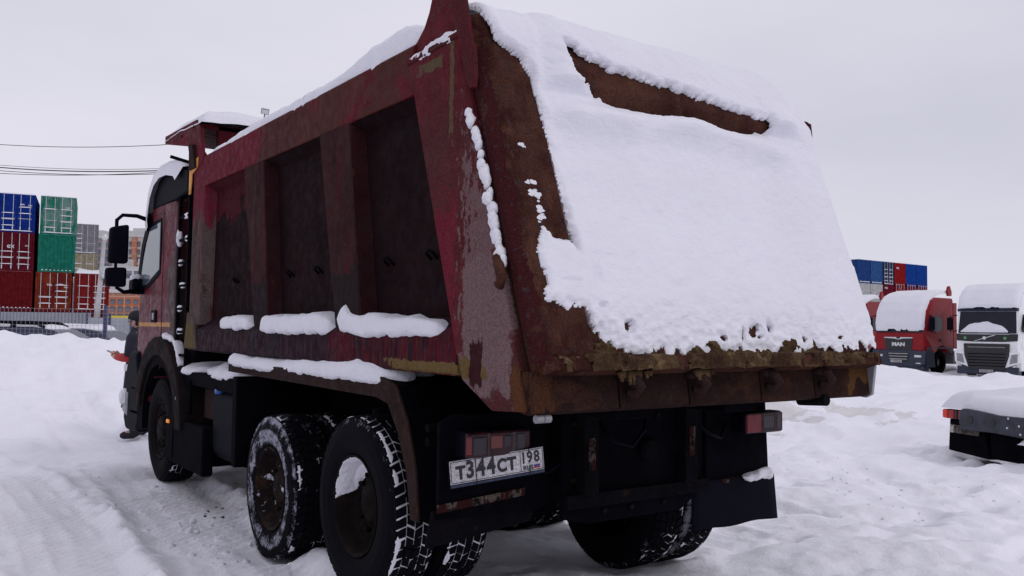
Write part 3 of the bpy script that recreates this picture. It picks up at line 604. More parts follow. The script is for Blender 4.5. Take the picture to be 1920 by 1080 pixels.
# snow load in the body
us = np.linspace(.10, 2.4, 120); ys = np.linspace(.82, 5.2, 160); U, V_ = np.meshgrid(us, ys, indexing='ij')
cr_ = sstep(0, .55, U-.10)*sstep(0, .5, 2.4-U)
H = 3.10+.10*cr_+.16*cr_*sstep(3, 5, V_)+.02*fbm(U*2.5, V_*2.5, 0, 141, 4)+.004*fbm(U*18, V_*18, 0, 142, 3)
H[0] = H[-1] = 2.95; H[:, 0] = H[:, -1] = 2.95
adopt(gridmesh('snow_load', np.stack([U, V_, H], -1), np.ones((119, 159), bool), M['snow']), BODY)
def sl(name, pts, hw, hh, par, seed, mat='snow', **k): return adopt(snow_loft(name, pts, hw, hh, M[mat], None, seed=seed, **k), par)
sl('rail_snow', [(.10, 1.0, 3.095), (.10, 5.0, 3.095)], lambda t: .085+.012*math.sin(t*19), lambda t: .085+.02*math.sin(t*13)+.11*max(0, 1-t*2.)**1.2, BODY, 1, rough=.12)
sl('ledge_snow', [(.055, 3.60, 1.60), (.055, 4.34, 1.60)], lambda t: .075, lambda t: .065+.015*math.sin(t*3.1), BODY, 2, rough=.22, fr=8., boxy=.45)
sl('ledge_snow', [(.05, 2.10, 1.585), (.05, 3.36, 1.585)], lambda t: .085, lambda t: .095+.01*math.sin(t*9), BODY, 3, rough=.2, fr=6., boxy=.45)
sl('ledge_snow', [(.05, .78, 1.585), (.05, 2.0, 1.585)], lambda t: .085, lambda t: .065+.04*t+.045*math.exp(-((t-.9)/.05)**2), BODY, 4, rough=.2, fr=6., boxy=.45)
sl('cap_snow', [(.015, .63, 3.035), (.015, .85, 3.03), (.015, 1.17, 3.01)], lambda t: .038, lambda t: .032-.018*t, BODY, 5, step=.015, rough=.35, fr=16.)
us = np.linspace(-.01, 2.51, 90); ys = np.linspace(4.98, 6.31, 70); U, V_ = np.meshgrid(us, ys, indexing='ij')
e = np.minimum(np.minimum(U+.01, 2.51-U), np.minimum(V_-4.98, 6.31-V_)); H = 3.465+.03*sstep(5.2, 6.3, V_)+(.11-.03*sstep(5.3, 6.3, V_))*(1-np.exp(-np.clip(e, 0, 9)/.05))+.012*fbm(U*3, V_*3, 0, 151, 3)-.03*(1-sstep(0, .02, e))
adopt(gridmesh('canopy_snow', np.stack([U, V_, H], -1), np.ones((89, 69), bool), M['snow']), BODY)
us = np.linspace(.2, 2.3, 40); ys = np.linspace(4.3, 5.16, 40); U, V_ = np.meshgrid(us, ys, indexing='ij')

# --- chassis
mb = PMB(); mb.box(.80, .90, .72, 7.3, .82, 1.12); mb.box(1.60, 1.70, .72, 7.3, .82, 1.12)
for yy in (1.1, 2.4, 3.9, 5.3): mb.box(.9, 1.6, yy, yy+.1, .88, 1.08)
mb.box(.72, .98, .3, 5.1, 1.16, 1.36); mb.box(1.52, 1.78, .3, 5.1, 1.16, 1.36)
FR = mb.build('chassis_frame', M['black'], bevel=.006)
mb = PMB(); mb.prism([(.72, .60), (.72, 1.18), (1.78, 1.18), (1.78, .66), (1.6, .56), (.9, .56)], 'y', .70, .735); mb.build('rear_crossmember', M['black'], FR, bevel=.004)
mb = PMB(); mb.lathe([(0, .0), (0, .055), (.02, .07), (.05, .07)], (0, 0, 0), 18); o = mb.build('tow_eye', M['black_rust'], FR); o.rotation_euler = (0, 0, R_(90)); o.location = (0, 0, 0); o.matrix_parent_inverse = Matrix.Translation(Vector((1.32, .70, .93))-wm(FR).translation) if False else wm(FR).inverted() @ Matrix.Translation((1.32, .65, .93))
mb = PMB(); mb.box(.72, 1.80, .66, .70, .655, .73); mb.build('rusty_crossbar', M['black_rust'], FR, bevel=.004)
for xx in (.80, 1.56):
    mb = PMB(); mb.box(xx, xx+.10, .62, .70, .73, 1.17); mb.build('bracket_post', M['black_rust'], FR, bevel=.004)
for xx, zz in ((.805, .86), (1.565, .88)):
    mb = PMB(); mb.box(xx+.02, xx+.065, .614, .6195, zz, zz+.17); mb.build('reflective_strip', M['reflex'], FR)
for yy, zc in ((1.75, .57), (3.12, .47)):
    mb = PMB(); mb.tube([(.3, yy, zc), (.75, yy, zc), (1.0, yy, zc), (1.12, yy, zc), (1.38, yy, zc), (1.5, yy, zc), (1.75, yy, zc), (2.2, yy, zc)], [.09, .09, .11, .2, .2, .11, .09, .09], 16); mb.build('rear_axle', M['black'], FR, smooth=True)
for xx in (.62, 1.88):
    mb = PMB()
    for q in range(5):
        mb.hexa([(xx-.045, 1.55+q*.1, .75+q*.025), (xx+.045, 1.55+q*.1, .75+q*.025), (xx+.045, 3.3-q*.1, .75+q*.025), (xx-.045, 3.3-q*.1, .75+q*.025), (xx-.045, 1.55+q*.1, .77+q*.025), (xx+.045, 1.55+q*.1, .77+q*.025), (xx+.045, 3.3-q*.1, .77+q*.025), (xx-.045, 3.3-q*.1, .77+q*.025)])
    mb.build('leaf_spring', M['black'], FR)
mb = PMB(); mb.tube([(1.25, 2.0, .62), (1.25, 6.6, .8)], .06, 12); mb.build('drive_shaft', M['black'], FR, smooth=True)
mb = PMB(); mb.tube([(.35, 6.3, .5), (2.2, 6.3, .5)], .07, 12); mb.build('front_axle', M['black'], FR, smooth=True)
for x0, x1, y0, y1, z0, z1 in ((1.02, 1.45, 5.2, 7.2, .5, 1.1), (1.8, 2.3, 3.9, 5.1, .5, 1.05)):
    mb = PMB(); mb.box(x0, x1, y0, y1, z0, z1); o = mb.build('gearbox' if x0 < 1.1 else 'air_tank_box', M['black'], FR, bevel=.04)

# small fittings under the tail
rnd = random.Random(9)
for xx, zz in ((.78, .80), (.78, 1.1), (1.0, .62), (1.2, .62), (1.45, .62), (1.72, .8), (1.72, 1.1), (1.1, 1.12), (1.4, 1.12)):
    mb = PMB(); mb.tube([(xx, .70, zz), (xx, .682, zz)], .014, 6); mb.build('bolt', M['rim'], FR)
for pts_, r_h in (([(.95, .68, 1.1), (1.0, .62, 1.0), (1.12, .60, .97), (1.25, .64, 1.05), (1.30, .69, 1.12)], .011), ([(.9, .9, 1.0), (.7, 1.0, .8), (.6, 1.3, .75), (.62, 1.5, .9)], .014), ([(1.62, .68, 1.12), (1.75, .62, 1.0), (1.9, .66, .96), (2.0, .7, 1.05)], .010), ([(.72, .72, .9), (.66, .76, .84), (.58, .79, .9), (.5, .79, .95)], .009)):
    mb = PMB(); mb.tube(pts_, r_h, 6); mb.build('air_hose', M['plastic'], FR, smooth=True)
for xx in (.55, .66, 1.84, 1.95):
    mb = PMB(); mb.tube([(xx, 1.68, .5), (xx, 1.68, .92)], .014, 6); mb.tube([(xx, 1.82, .5), (xx, 1.82, .92)], .014, 6); mb.build('spring_clamp', M['rim'], FR)
for yy in (1.60, 1.93): mb = PMB(); mb.tube([(.25, yy, 1.02), (.25, yy, 1.10)], .03, 10); mb.tube([(.25, yy, 1.06), (.78, yy+.02, 1.06)], .02, 8); mb.build('mudguard_bracket', M['rim'], FR, smooth=True)
for zz in (1.02, 1.09): mb = PMB(); mb.tube([(.045, .97, zz), (.16, .97, zz)], .022, 10); mb.build('guard_tube', M['black_rust'], FR)
# mudguards
for s in (0, 1):
    mb = PMB(); xs = side(.0, .66, s)
    P = [(4.06, 1.275), (1.42, 1.285), (1.28, 1.24), (1.14, 1.08), (1.04, .86), (.99, .62), (.965, .62), (1.01, .88), (1.10, 1.11), (1.24, 1.29), (1.38, 1.325), (4.06, 1.30)]
    mb.prism(P, 'x', xs[0]+.012, xs[1]-.012); g = mb.build('mudguard', M['black'], FR)
    mb = PMB(); mb.prism([(4.06, 1.235), (1.46, 1.215), (1.32, 1.19), (1.20, 1.05), (1.10, .86), (1.045, .62), (.962, .62), (1.0, .88), (1.09, 1.11), (1.23, 1.295), (1.38, 1.33), (4.06, 1.305)], 'x', *side(-.002, .012, s)); mb.build('mudguard_lip', M['fender'], FR, bevel=.003)
sl('mudguard_snow', [(.11, 1.30, 1.31), (.10, 4.16, 1.30)], lambda t: .135+.02*math.sin(t*7+1), lambda t: .10+.02*math.sin(t*6+.6)+.012*math.sin(t*15), FR, 6, rough=.16, fr=4.)
sl('mudguard_snow', [(.3, 1.4, 1.31), (.3, 3.9, 1.31)], lambda t: .12, lambda t: .06, FR, 7)
# rear light panels, plate, flaps
mb = PMB(); mb.prism([(.02, .66), (.02, 1.13), (.10, 1.17), (.70, 1.17), (.70, .68), (.60, .64)], 'y', .80, .83); mb.build('left_light_panel', M['black'], FR, bevel=.005)
mb = PMB(); mb.hexa([(-.03, .83, .52), (.62, .85, .58), (.62, .87, .58), (-.03, .85, .52), (.0, .82, .70), (.66, .82, .72), (.66, .84, .72), (.0, .84, .70)]); mb.build('mudflap', M['black_rust'], FR, bevel=.004)
mb = PMB(); mb.hexa([(.01, .790, .695), (.53, .782, .735), (.53, .79, .735), (.01, .798, .695), (.01, .790, .735), (.53, .782, .775), (.53, .79, .775), (.01, .798, .735)]); mb.build('reflective_strip', M['reflex'], FR)
mb = PMB(); mb.prism([(1.86, .70), (1.86, 1.14), (2.0, 1.16), (2.42, 1.16), (2.45, .70)], 'y', .74, .77); mb.build('right_light_panel', M['black'], FR, bevel=.005)
mb = PMB(); nx, nz_ = 12, 10; P3 = []
for i in range(nx+1):
    for j in range(nz_+1):
        u = i/nx; v = j/nz_; P3.append((1.73+u*.73+.06*u*(1-v)**1.6, .735-.02*math.sin(v*2)*u, .41+.006*math.sin(u*11)+v*.29))
fs = [(i*(nz_+1)+j, (i+1)*(nz_+1)+j, (i+1)*(nz_+1)+j+1, i*(nz_+1)+j+1) for i in range(nx) for j in range(nz_)]
mb.add(P3, fs); o = mb.build('mudflap', M['plastic'], FR, smooth=True); sm = o.modifiers.new('t', 'SOLIDIFY'); sm.thickness = .012
mb = PMB(); mb.box(1.98, 2.40, .715, .725, .675, .70); mb.build('reflective_strip', M['reflex'], FR)
sl('flap_snow', [(2.16, .71, .70), (2.44, .71, .70)], lambda t: .03, lambda t: .008+.045*t*t, FR, 8, side=Vector((0, 1, 0)), step=.015, rough=.4, fr=18.)
mb = PMB(); mb.box(2.16, 2.55, .60, .80, 1.165, 1.175); mb.build('lamp_shelf', M['black'], FR)
M['lens_dim'] = worn('smoked_red_lens', (.03, .005, .008), [((.012, .004, .008), 10, .45, .6)], rough=.4, bmp=.0005, spec=.3)
M['lens_pink'] = worn('frosted_red_lens', (.19, .014, .024), [((.10, .011, .016), 14, .5, .7)], rough=.4, spec=.3)
def tail_lamp(x0, x1, y, z0, z1, segs):
    mb = PMB(); mb.box(x0-.004, x1+.006, y, y+.10, z0-.004, z1+.004); t = mb.build('tail_lamp', M['plastic'], TRK, bevel=.012)
    q = x0
    mb = PMB(); mb.box(x0, x1, y-.014, y+.01, z0, z1); mb.build('lens_cover', M['lens_dim'], t, bevel=.012)
    for wd, mt, lo_, hi_ in segs:
        hh_ = z1-z0; mb = PMB(); mb.box(q+.003, q+wd*(x1-x0)-.003, y-.017, y+.01, z0+lo_*hh_+.004, z1-hi_*hh_-.004); mb.build('lens', M[mt], t, bevel=.006); q += wd*(x1-x0)
    return t
tail_lamp(.11, .50, .71, .965, 1.09, ((.09, 'lens_red', .1, .1), (.22, 'lens_clear', .05, .15), (.05, 'lens_dark', 0, 0), (.20, 'lens_orange', .28, .12), (.13, 'lens_clear', .3, .15), (.08, 'lens_dark', 0, 0), (.15, 'lens_clear', .1, .1)))
tail_lamp(2.10, 2.45, .64, .975, 1.10, ((.40, 'lens_pink', .02, .02), (.03, 'lens_dark', 0, 0), (.32, 'lens_clear', .2, .15), (.05, 'lens_dark', 0, 0), (.15, 'lens_clear', .1, .1)))
# number plate
pL = Vector((.055, .745, .835)); pR = Vector((.565, .665, .885)); du = (pR-pL).normalized(); dn = Vector((du.y, -du.x, 0)).normalized(); dv = dn.cross(du)*-1
dv = du.cross(dn) if du.cross(dn).z > 0 else dn.cross(du)
PW, PH = .52, .114
MP = Matrix(((du.x, dv.x, dn.x, pL.x), (du.y, dv.y, dn.y, pL.y), (du.z, dv.z, dn.z, pL.z), (0, 0, 0, 1)))
def pl(x0, x1, y0, y1, z0, z1): m_ = PMB(); m_.box(x0, x1, y0, y1, z0, z1); m_.v = [tuple(MP @ Vector(v)) for v in m_.v]; return m_
PLATE = pl(-.006, PW+.006, -.022, PH+.005, -.012, -.004).build('number_plate', M['plastic'], TRK, bevel=.003)
pl(0, PW, 0, PH, -.003, 0).build('plate_face', M['plate_white'], PLATE)
q = PMB()
for a in ((.004, PW-.004, .004, .007), (.004, PW-.004, PH-.007, PH-.004), (.004, .007, .004, PH-.004), (PW-.007, PW-.004, .004, PH-.004), (.385, .388, .004, PH-.004)):
    b = pl(*a, .0005, .0015); q.add(b.v, b.f)
b = pl(.1352, .1388, -.015, PH+.002, .0025, .006); q.add(b.v, b.f)
for ya_, yb_ in ((-.015, .03), (PH-.012, PH+.002)): b = pl(.434, .438, ya_, yb_, .0025, .006); q.add(b.v, b.f)
q.build('plate_border', M['ink'], PLATE)
T_ = lambda x, y, z=.0: MP @ Matrix.Translation((x, y, z))
o = texts_obj('plate_lettering', [('T', T_(.056, .05), .088, .004, .92), ('3', T_(.107, .058), .115, .004, .8), ('4', T_(.166, .058), .115, .004, .8), ('4', T_(.222, .058), .115, .004, .8), ('C', T_(.281, .052), .088, .004, .85), ('T', T_(.336, .052), .088, .004, .92),
   ('1', T_(.404, .070), .080, .002, .8), ('9', T_(.440, .070), .080, .002, .8), ('8', T_(.480, .070), .080, .002, .8), ('RUS', T_(.428, .020), .03, .0008, 1.1)], M['ink']); adopt(o, PLATE)
pl(.462, .495, .022, .031, .0005, .0025).build('flag_stripe', M['blue'], PLATE); pl(.462, .495, .013, .022, .0005, .0025).build('flag_stripe', M['flag_red'], PLATE)
pl(.0, PW, -.016, -.004, -.003, .001).build('plate_holder_strip', M['dull_blue'], PLATE)

# --- wheels
def tyre_mesh(w_, R, tread=True, seed=0, flat=0.):
    mb = MB()
    sec = [(.045, .285), (.02, .30), (.004, .34), (-.004, .40), (.004, .455), (.02, .485), (.035, R-.012), (.05, R-.004)]
    prof = sec+[(w_/2, R)]+[(w_-x, r) for x, r in sec[::-1]]
    mb.lathe(prof, (0, 0, 0), 72)
    if tread:
        rnd = random.Random(seed); nb = 54; cols = [(.030, .082), (.090, .132), (.140, .182-.0), (.190, .232-.0), (.240, w_-.030)] if w_ > .27 else []
        for k in range(nb):
            for ci, (xa, xb) in enumerate(cols):
                a0 = (k+(.5 if ci % 2 else 0)+rnd.uniform(-.05, .05))*2*math.pi/nb; a1 = a0+2*math.pi/nb*(.80 if ci in (0, 4) else .84)
                sk = .35*2*math.pi/nb*(1 if ci % 2 else -1); h = R+.013; lo = R-.012 if ci not in (0, 4) else R-.03
                def pt(x, a, r): return (x, r*math.cos(a), r*math.sin(a))
                xo_ = xa if ci != 0 else .022; xb_ = xb if ci != 4 else w_-.022
                hA = h-.012 if ci == 0 else h; hB = h-.012 if ci == 4 else h
                mb.hexa([pt(xo_, a0, lo), pt(xb_, a0+sk, lo), pt(xb_, a1+sk, lo), pt(xo_, a1, lo), pt(xo_, a0, hA), pt(xb_, a0+sk, hB), pt(xb_, a1+sk, hB), pt(xo_, a1, hA)])
    if flat:
        nv = []
        for x, y, z in mb.v:
            if z < -R+.1: k = (-(R-.1)-z)/.1; z = z+k*flat; x = x+(x-w_/2)*.22*k
            nv.append((x, y, z))
        mb.v = nv
    return mb
def tread_snow(w_, R, seed, cover):
    n = 220; m_ = 26; a = np.linspace(0, 2*math.pi, n); x = np.linspace(.028, w_-.028, m_); A, Xq = np.meshgrid(a, x, indexing='ij')
    c = fbm(np.cos(A)*3, np.sin(A)*3, Xq*9, seed, 4); Rr = R+.0075+.004*fbm(np.cos(A)*9, np.sin(A)*9, Xq*20, seed+3, 2); Rr = np.where(np.abs(Xq-w_/2) > w_*.38, Rr-.006, Rr)
    V3 = np.stack([Xq, Rr*np.cos(A), Rr*np.sin(A)], -1); k = (c > cover)[:-1, :-1]; return V3, k
def dish(w_, depth, R=.29, hub=.12):
    mb = MB()
    prof = [(.045, .284), (.018, .292), (.012, .284), (.03, .272), (.06, .262), (depth*.6, .252), (depth, .235), (depth+.01, .20), (depth-.005, .15), (depth-.01, hub), (depth-.03, hub-.005), (depth-.045, hub-.03), (depth-.05, .0)]
    mb.lathe(prof, (0, 0, 0), 56)
    for k in range(10):
        a = 2*math.pi*k/10; mb.tube([(depth-.002, .168*math.cos(a), .168*math.sin(a)), (depth-.035, .168*math.cos(a), .168*math.sin(a))], .015, 6)
    return mb
def wheel(loc, w_, mirror, tyre_mat, rim_mat, depth, seed, snow_cover=None, flat=0., hub=.12, label=None):
    e = empty('wheel', (0, 0, 0)); e.location = Vector(loc)-TRK.location; e.parent = TRK
    if mirror: e.rotation_euler = (0, 0, math.pi)
    e.rotation_euler.x = random.uniform(0, 6) if not flat else 0
    if label: e['label'] = label
    e.rotation_mode = 'ZYX' if False else 'XYZ'
    tyre_mesh(w_, .505, True, seed, flat).build('tyre', M[tyre_mat], e, smooth=False)
    dish(w_, depth, hub=hub).build('rim', M[rim_mat], e, smooth=True)
    if snow_cover is not None:
        V3, k = tread_snow(w_, .5025, seed, snow_cover); gridmesh('tread_snow', V3, k, M['snow'], e)
    return e
wA = wheel((0, 1.75, .57), .30, False, 'rubber', 'rim', .15, 1, -.75)
wheel((.34, 1.75, .57), .30, False, 'rubber', 'rim', .1, 2, -.8)
wB = wheel((0, 3.12, .455), .30, False, 'rubber_frost', 'rim_snowy', .12, 3, .25, flat=.03)
wheel((.34, 3.12, .455), .30, False, 'rubber', 'rim', .1, 4, -.2, flat=.03)
for yy, zc in ((1.75, .50), (3.12, .50)):
    wheel((W+.07, yy, zc-.05), .30, True, 'rubber_frost', 'rim', .15, 5, -.35); wheel((W-.27, yy, zc-.05), .30, True, 'rubber', 'rim', .1, 6, -.1)
wheel((.02, 6.3, .545), .30, False, 'rubber', 'rim', .06, 7, .6, hub=.14); wheel((W-.02, 6.3, .53), .30, True, 'rubber', 'rim', .06, 8, .6, hub=.14)
# snow lying in the dish of the rearmost rim
n, m_ = 150, 70; a = np.linspace(R_(-15), R_(112), n); rr = np.linspace(.10, .276, m_); A, RR = np.meshgrid(a, rr, indexing='ij')
msk = sdpoly(A, RR, [(R_(110), .276), (R_(104), .225), (R_(88), .195), (R_(62), .18), (R_(35), .195), (R_(8), .24), (R_(-4), .276)])+.006*fbm(A*3, RR*22, 0, 77, 3)
thk = .045*(1-np.exp(-np.clip(msk, 0, 1)/.03)); dp = np.interp(RR, [.1, .15, .2, .235, .252, .262, .272, .29], [.14, .145, .16, .15, .09, .06, .03, .014])
V3 = np.stack([dp-thk-.004, RR*np.cos(A)*1.0, RR*np.sin(A)], -1); o = gridmesh('rim_snow', V3, (msk > 0)[:-1, :-1], M['snow'], wA)
wA.rotation_euler.x = 0
# --- cab
mb = PMB()
arch = [(6.3+.66*math.cos(R_(t)), .56+.66*math.sin(R_(t))) for t in (10, 35, 60, 90, 115, 135)]
cabp = [(5.87, 1.12), (5.87, 2.74), (5.95, 2.83), (6.72, 2.86), (6.96, 2.80), (7.26, 2.47), (7.47, 2.01), (7.60, 1.45), (7.66, 1.1), (7.66, .90), (6.98, .88)]+arch
nP = len(cabp); vs = []
def inset(y): return .03+.05*max(0, (y-7.3))/.35
for y, z in cabp: vs.append((inset(y), y, z))
for y, z in cabp: vs.append((W-inset(y), y, z))
mb.add(vs, [tuple(range(nP)), tuple(range(nP, 2*nP))]+[(i, (i+1) % nP, (i+1) % nP+nP, i+nP) for i in range(nP)])
CAB = mb.build('cab', M['cab_red'], bevel=.03, seg=3)
mb = PMB(); mb.prism([(6.50, 2.66), (6.98, 2.64), (7.33, 2.12), (7.28, 2.02), (7.05, 2.03), (6.50, 2.17)], 'x', .022, .034); mb.build('side_window', M['glass'], CAB, bevel=.004)
mb = PMB(); mb.prism([(6.47, 2.70), (7.02, 2.68), (7.40, 2.10), (7.34, 1.98), (7.03, 1.99), (6.47, 2.12)], 'x', .026, .032); mb.build('window_seal', M['plastic'], CAB)
mb = PMB(); mb.prism([(6.85, 2.72), (6.98, 2.80), (7.28, 2.47), (7.48, 2.01), (7.37, 1.98), (7.18, 2.42)], 'x', .016, .03); mb.build('a_pillar', M['plastic'], CAB)
mb = PMB(); mb.hexa([(.2, 6.98, 2.70), (2.3, 6.98, 2.70), (2.3, 7.40, 2.05), (.2, 7.40, 2.05), (.2, 7.09, 2.70), (2.3, 7.09, 2.70), (2.3, 7.49, 2.05), (.2, 7.49, 2.05)]); mb.build('windshield', M['dark_glass'], CAB)
mb = PMB(); mb.prism([(6.37, 2.75), (6.375, 2.75), (6.36, 1.15), (6.355, 1.15)], 'x', .025, .0301); mb.prism([(6.40, 2.755), (6.85, 2.765), (6.85, 2.758), (6.40, 2.748)], 'x', .025, .0301); mb.build('door_seam', M['ink'], CAB)
mb = PMB(); mb.box(.012, .03, 6.55, 6.75, 1.62, 1.75); mb.build('door_handle', M['plastic'], CAB, bevel=.008)
mb = PMB(); mb.box(.004, .012, 6.60, 6.67, 1.65, 1.72); mb.build('lock_plate', M['grey_metal'], CAB, bevel=.003)
mb = PMB(); mb.prism([(6.84, 2.82), (6.78, 2.98), (6.62, 3.10), (6.40, 3.15), (6.05, 3.14), (5.62, 3.09), (5.50, 3.05), (5.50, 2.86), (5.9, 2.83)], 'x', .02, .10); mb.box(.5, 2.0, 5.62, 5.9, 2.85, 3.05); mb.prism([(6.84, 2.82), (6.78, 2.98), (6.62, 3.10), (6.40, 3.15), (6.05, 3.14), (5.62, 3.09), (5.50, 3.05), (5.50, 2.86), (5.9, 2.83)], 'x', 2.4, 2.48); mb.build('roof_deflector', M['plastic'], CAB, bevel=.015)
mb = PMB(); mb.prism([(6.84, 2.80), (6.76, 3.0), (6.5, 3.10), (5.92, 3.10), (5.9, 2.80)], 'x', .1, 2.4); mb.build('roof', M['cab_red'], CAB, bevel=.04, seg=3)
us = np.linspace(-.03, 2.53, 80); ss_ = np.linspace(0, 1, 60)
PP = np.array([(5.60, 3.12), (5.7, 3.19), (6.1, 3.26), (6.5, 3.27), (6.80, 3.20), (7.02, 3.04), (7.10, 2.88), (7.16, 2.72), (7.10, 2.60)])
ca = np.linspace(0, 1, len(PP)); py_ = np.interp(ss_, ca, PP[:, 0]); pz_ = np.interp(ss_, ca, PP[:, 1])
U, V_ = np.meshgrid(us, ss_, indexing='ij'); e = np.minimum(U+.03, 2.53-U); rd = 1-np.exp(-e/.05)
Yc, Zc = 6.2, 2.7; Yv = py_[None]+0*U; Zv = pz_[None]+0*U; sc = .93+.07*rd+.015*fbm(U*3, V_*5, 0, 161, 3); sc[0] = sc[-1] = .70
adopt(gridmesh('roof_snow', np.stack([U, Yc+(Yv-Yc)*sc, Zc+(Zv-Zc)*sc], -1), np.ones((79, 59), bool), M['snow']), CAB)
# fender, bumper, steps
mb = PMB(); ar = lambda r, t: (6.3+r*math.cos(R_(t))*1.12, .60+r*math.sin(R_(t))*1.05)
P = [ar(.84, t) for t in range(10, 181, 12)]+[ar(.66, t) for t in range(178, 9, -12)]
mb.prism(P, 'x', -.025, .28); mb.build('fender', M['arch'], CAB, bevel=.015)
mb = PMB(); P = [ar(.80, t) for t in range(-10, 191, 10)]+[ar(.57, t) for t in range(190, -11, -10)]
mb.prism(P, 'x', .002, .62); mb.build('arch_liner', M['black'], CAB)
mb = PMB(); mb.prism([(7.12, .55), (7.12, .95), (7.3, 1.30), (7.66, 1.30), (7.82, 1.05), (7.87, .52), (7.76, .40), (7.2, .42)], 'x', .0, 2.5); mb.build('bumper', M['plastic'], CAB, bevel=.05, seg=3)
mb = PMB(); mb.prism([(7.64, .56), (7.62, .84), (7.855, .84), (7.865, .60)], 'x', -.015, .3); mb.build('headlamp', M['grey_metal'], CAB, bevel=.03)
sl('bumper_snow', [(.0, 7.70, .72), (.0, 7.86, .72)], lambda t: .06, lambda t: .14, CAB, 12, step=.02)
mb = PMB(); mb.box(.0, .06, 7.1, 7.5, .62, .66); mb.box(0, .06, 7.1, 7.5, .88, .91); mb.build('step', M['black'], CAB, bevel=.008)
sl('fender_snow', [(.06, 5.74, 1.04), (.06, 5.62, 1.18), (.06, 5.76, 1.40), (.06, 5.92, 1.44)], lambda t: .05, lambda t: .035+.02*(1-t), CAB, 13, step=.02)
sl('fender_snow', [(.03, 5.88, 1.46), (.03, 6.2, 1.49)], lambda t: .045, lambda t: .03, CAB, 14, step=.02)
# mirrors
for s in (0, 1):
    fx = lambda x: x if not s else W-x
    mb = PMB(); mb.tube([(fx(.03), 7.0, 2.72), (fx(-.1), 7.0, 2.76), (fx(-.24), 7.02, 2.76), (fx(-.30), 7.0, 2.70), (fx(-.305), 6.98, 2.55), (fx(-.30), 6.98, 2.1), (fx(-.28), 6.98, 1.98), (fx(-.2), 7.04, 1.94), (fx(.0), 7.26, 1.97)], [.026, .022, .02, .02, .016, .016, .02, .022, .03], 10); MA = mb.build('mirror_arm', M['plastic'], CAB, smooth=True)
    mb = PMB(); x0, x1 = (-.375, -.185) if not s else (W+.185, W+.375)
    mb.hexa([(x0, 6.96, 2.24), (x1, 6.93, 2.24), (x1, 7.07, 2.24), (x0, 7.07, 2.24), (x0+.01, 6.96, 2.62), (x1, 6.93, 2.66), (x1, 7.07, 2.66), (x0+.01, 7.07, 2.62)]); mb.build('mirror', M['plastic'], CAB, bevel=.03, seg=3)
    mb = PMB(); x0, x1 = (-.40, -.20) if not s else (W+.20, W+.40)
    mb.hexa([(x0, 6.93, 1.995), (x1, 6.91, 1.99), (x1, 7.05, 1.99), (x0, 7.05, 1.995), (x0, 6.93, 2.19), (x1, 6.91, 2.20), (x1, 7.05, 2.20), (x0, 7.05, 2.19)]); mb.build('mirror', M['plastic'], CAB, bevel=.03, seg=3)
    mb = PMB(); mb.box(*sorted((fx(-.08), fx(.06))), 7.22, 7.42, 1.93, 2.10); mb.build('mirror_foot', M['plastic'], CAB, bevel=.03)
sl('mirror_snow', [(-.02, 7.24, 2.10), (-.02, 7.4, 2.10)], lambda t: .06, lambda t: .05, CAB, 15, step=.02)
# intake stack and ladder between cab and body
mb = PMB(); mb.box(.12, .55, 5.45, 5.78, 1.15, 2.95); mb.build('intake_stack', M['black'], CAB, bevel=.03)
mb = PMB(); mb.box(.03, .06, 5.80, 5.84, 1.2, 2.9); mb.box(.03, .06, 5.46, 5.50, 1.2, 2.9)
for z in np.arange(1.3, 2.9, .22): mb.box(.03, .07, 5.46, 5.84, float(z), float(z)+.025)
LAD = mb.build('ladder', M['black'], CAB, bevel=.004)
for z, y0, y1 in ((1.325, 5.72, 5.82), (1.545, 5.66, 5.8), (1.765, 5.7, 5.8), (1.985, 5.6, 5.76), (2.205, 5.72, 5.82), (2.425, 5.5, 5.62), (2.645, 5.5, 5.68)):
    sl('rung_snow', [(.05, y0, z), (.05, y1, z)], lambda t: .018, lambda t: .02, CAB, int(z*10), step=.02)
sl('stack_snow', [(.04, 5.78, 2.38), (.04, 5.84, 2.44)], lambda t: .03, lambda t: .11, CAB, 19, step=.01)
# boxes and tank between the axles
mb = PMB(); mb.box(.05, .75, 4.0, 5.75, 1.05, 1.17); mb.build('catwalk', M['black'], FR, bevel=.01)
mb = PMB(); mb.box(.14, .75, 4.78, 5.18, .76, 1.03); mb.build('battery_box', M['fender'], FR, bevel=.015)
mb = PMB(); P = [(.06+.0, z) for z in ()]
r = .13; prf = []
for cx_, cz_, a0 in ((.58, .58, 270), (.58, .95, 0), (.20, .95, 90), (.20, .58, 180)):
    for t in range(0, 91, 15): prf.append((cx_+r*math.cos(R_(a0+t)), cz_+r*math.sin(R_(a0+t))))
mb.prism(prf, 'y', 4.08, 4.68); TK = mb.build('fuel_tank', M['plastic'], FR, bevel=.02)
mb = PMB(); mb.lathe([(-.05, 0), (-.05, .03), (.02, .035), (.02, 0)], (.1, 4.55, 1.05), 14); mb.build('filler_cap', M['wire_blue'], TK, smooth=True)
mb = PMB(); mb.box(.0, .1, 4.72, 5.95, .30, .72); mb.box(.1, .7, 4.9, 5.5, .35, .7); mb.build('side_skirt', M['black'], FR, bevel=.02)
mb = PMB(); mb.box(.0, .7, 3.85, 3.95, .5, 1.2); mb.build('spray_guard', M['black'], FR, bevel=.01)
mb = PMB(); mb.prism([(5.66, .35), (5.60, 1.15), (5.70, 1.2), (5.78, .35)], 'x', -.01, .3); mb.build('arch_flap', M['black'], FR, bevel=.01)
mb = PMB(); mb.tube([(.03, 5.56, .68), (.03, 5.56, 1.1)], .02, 8); mb.tube([(.05, 5.3, .78), (.05, 5.3, 1.1)], .018, 8); mb.build('pipe', M['black'], FR, smooth=True)
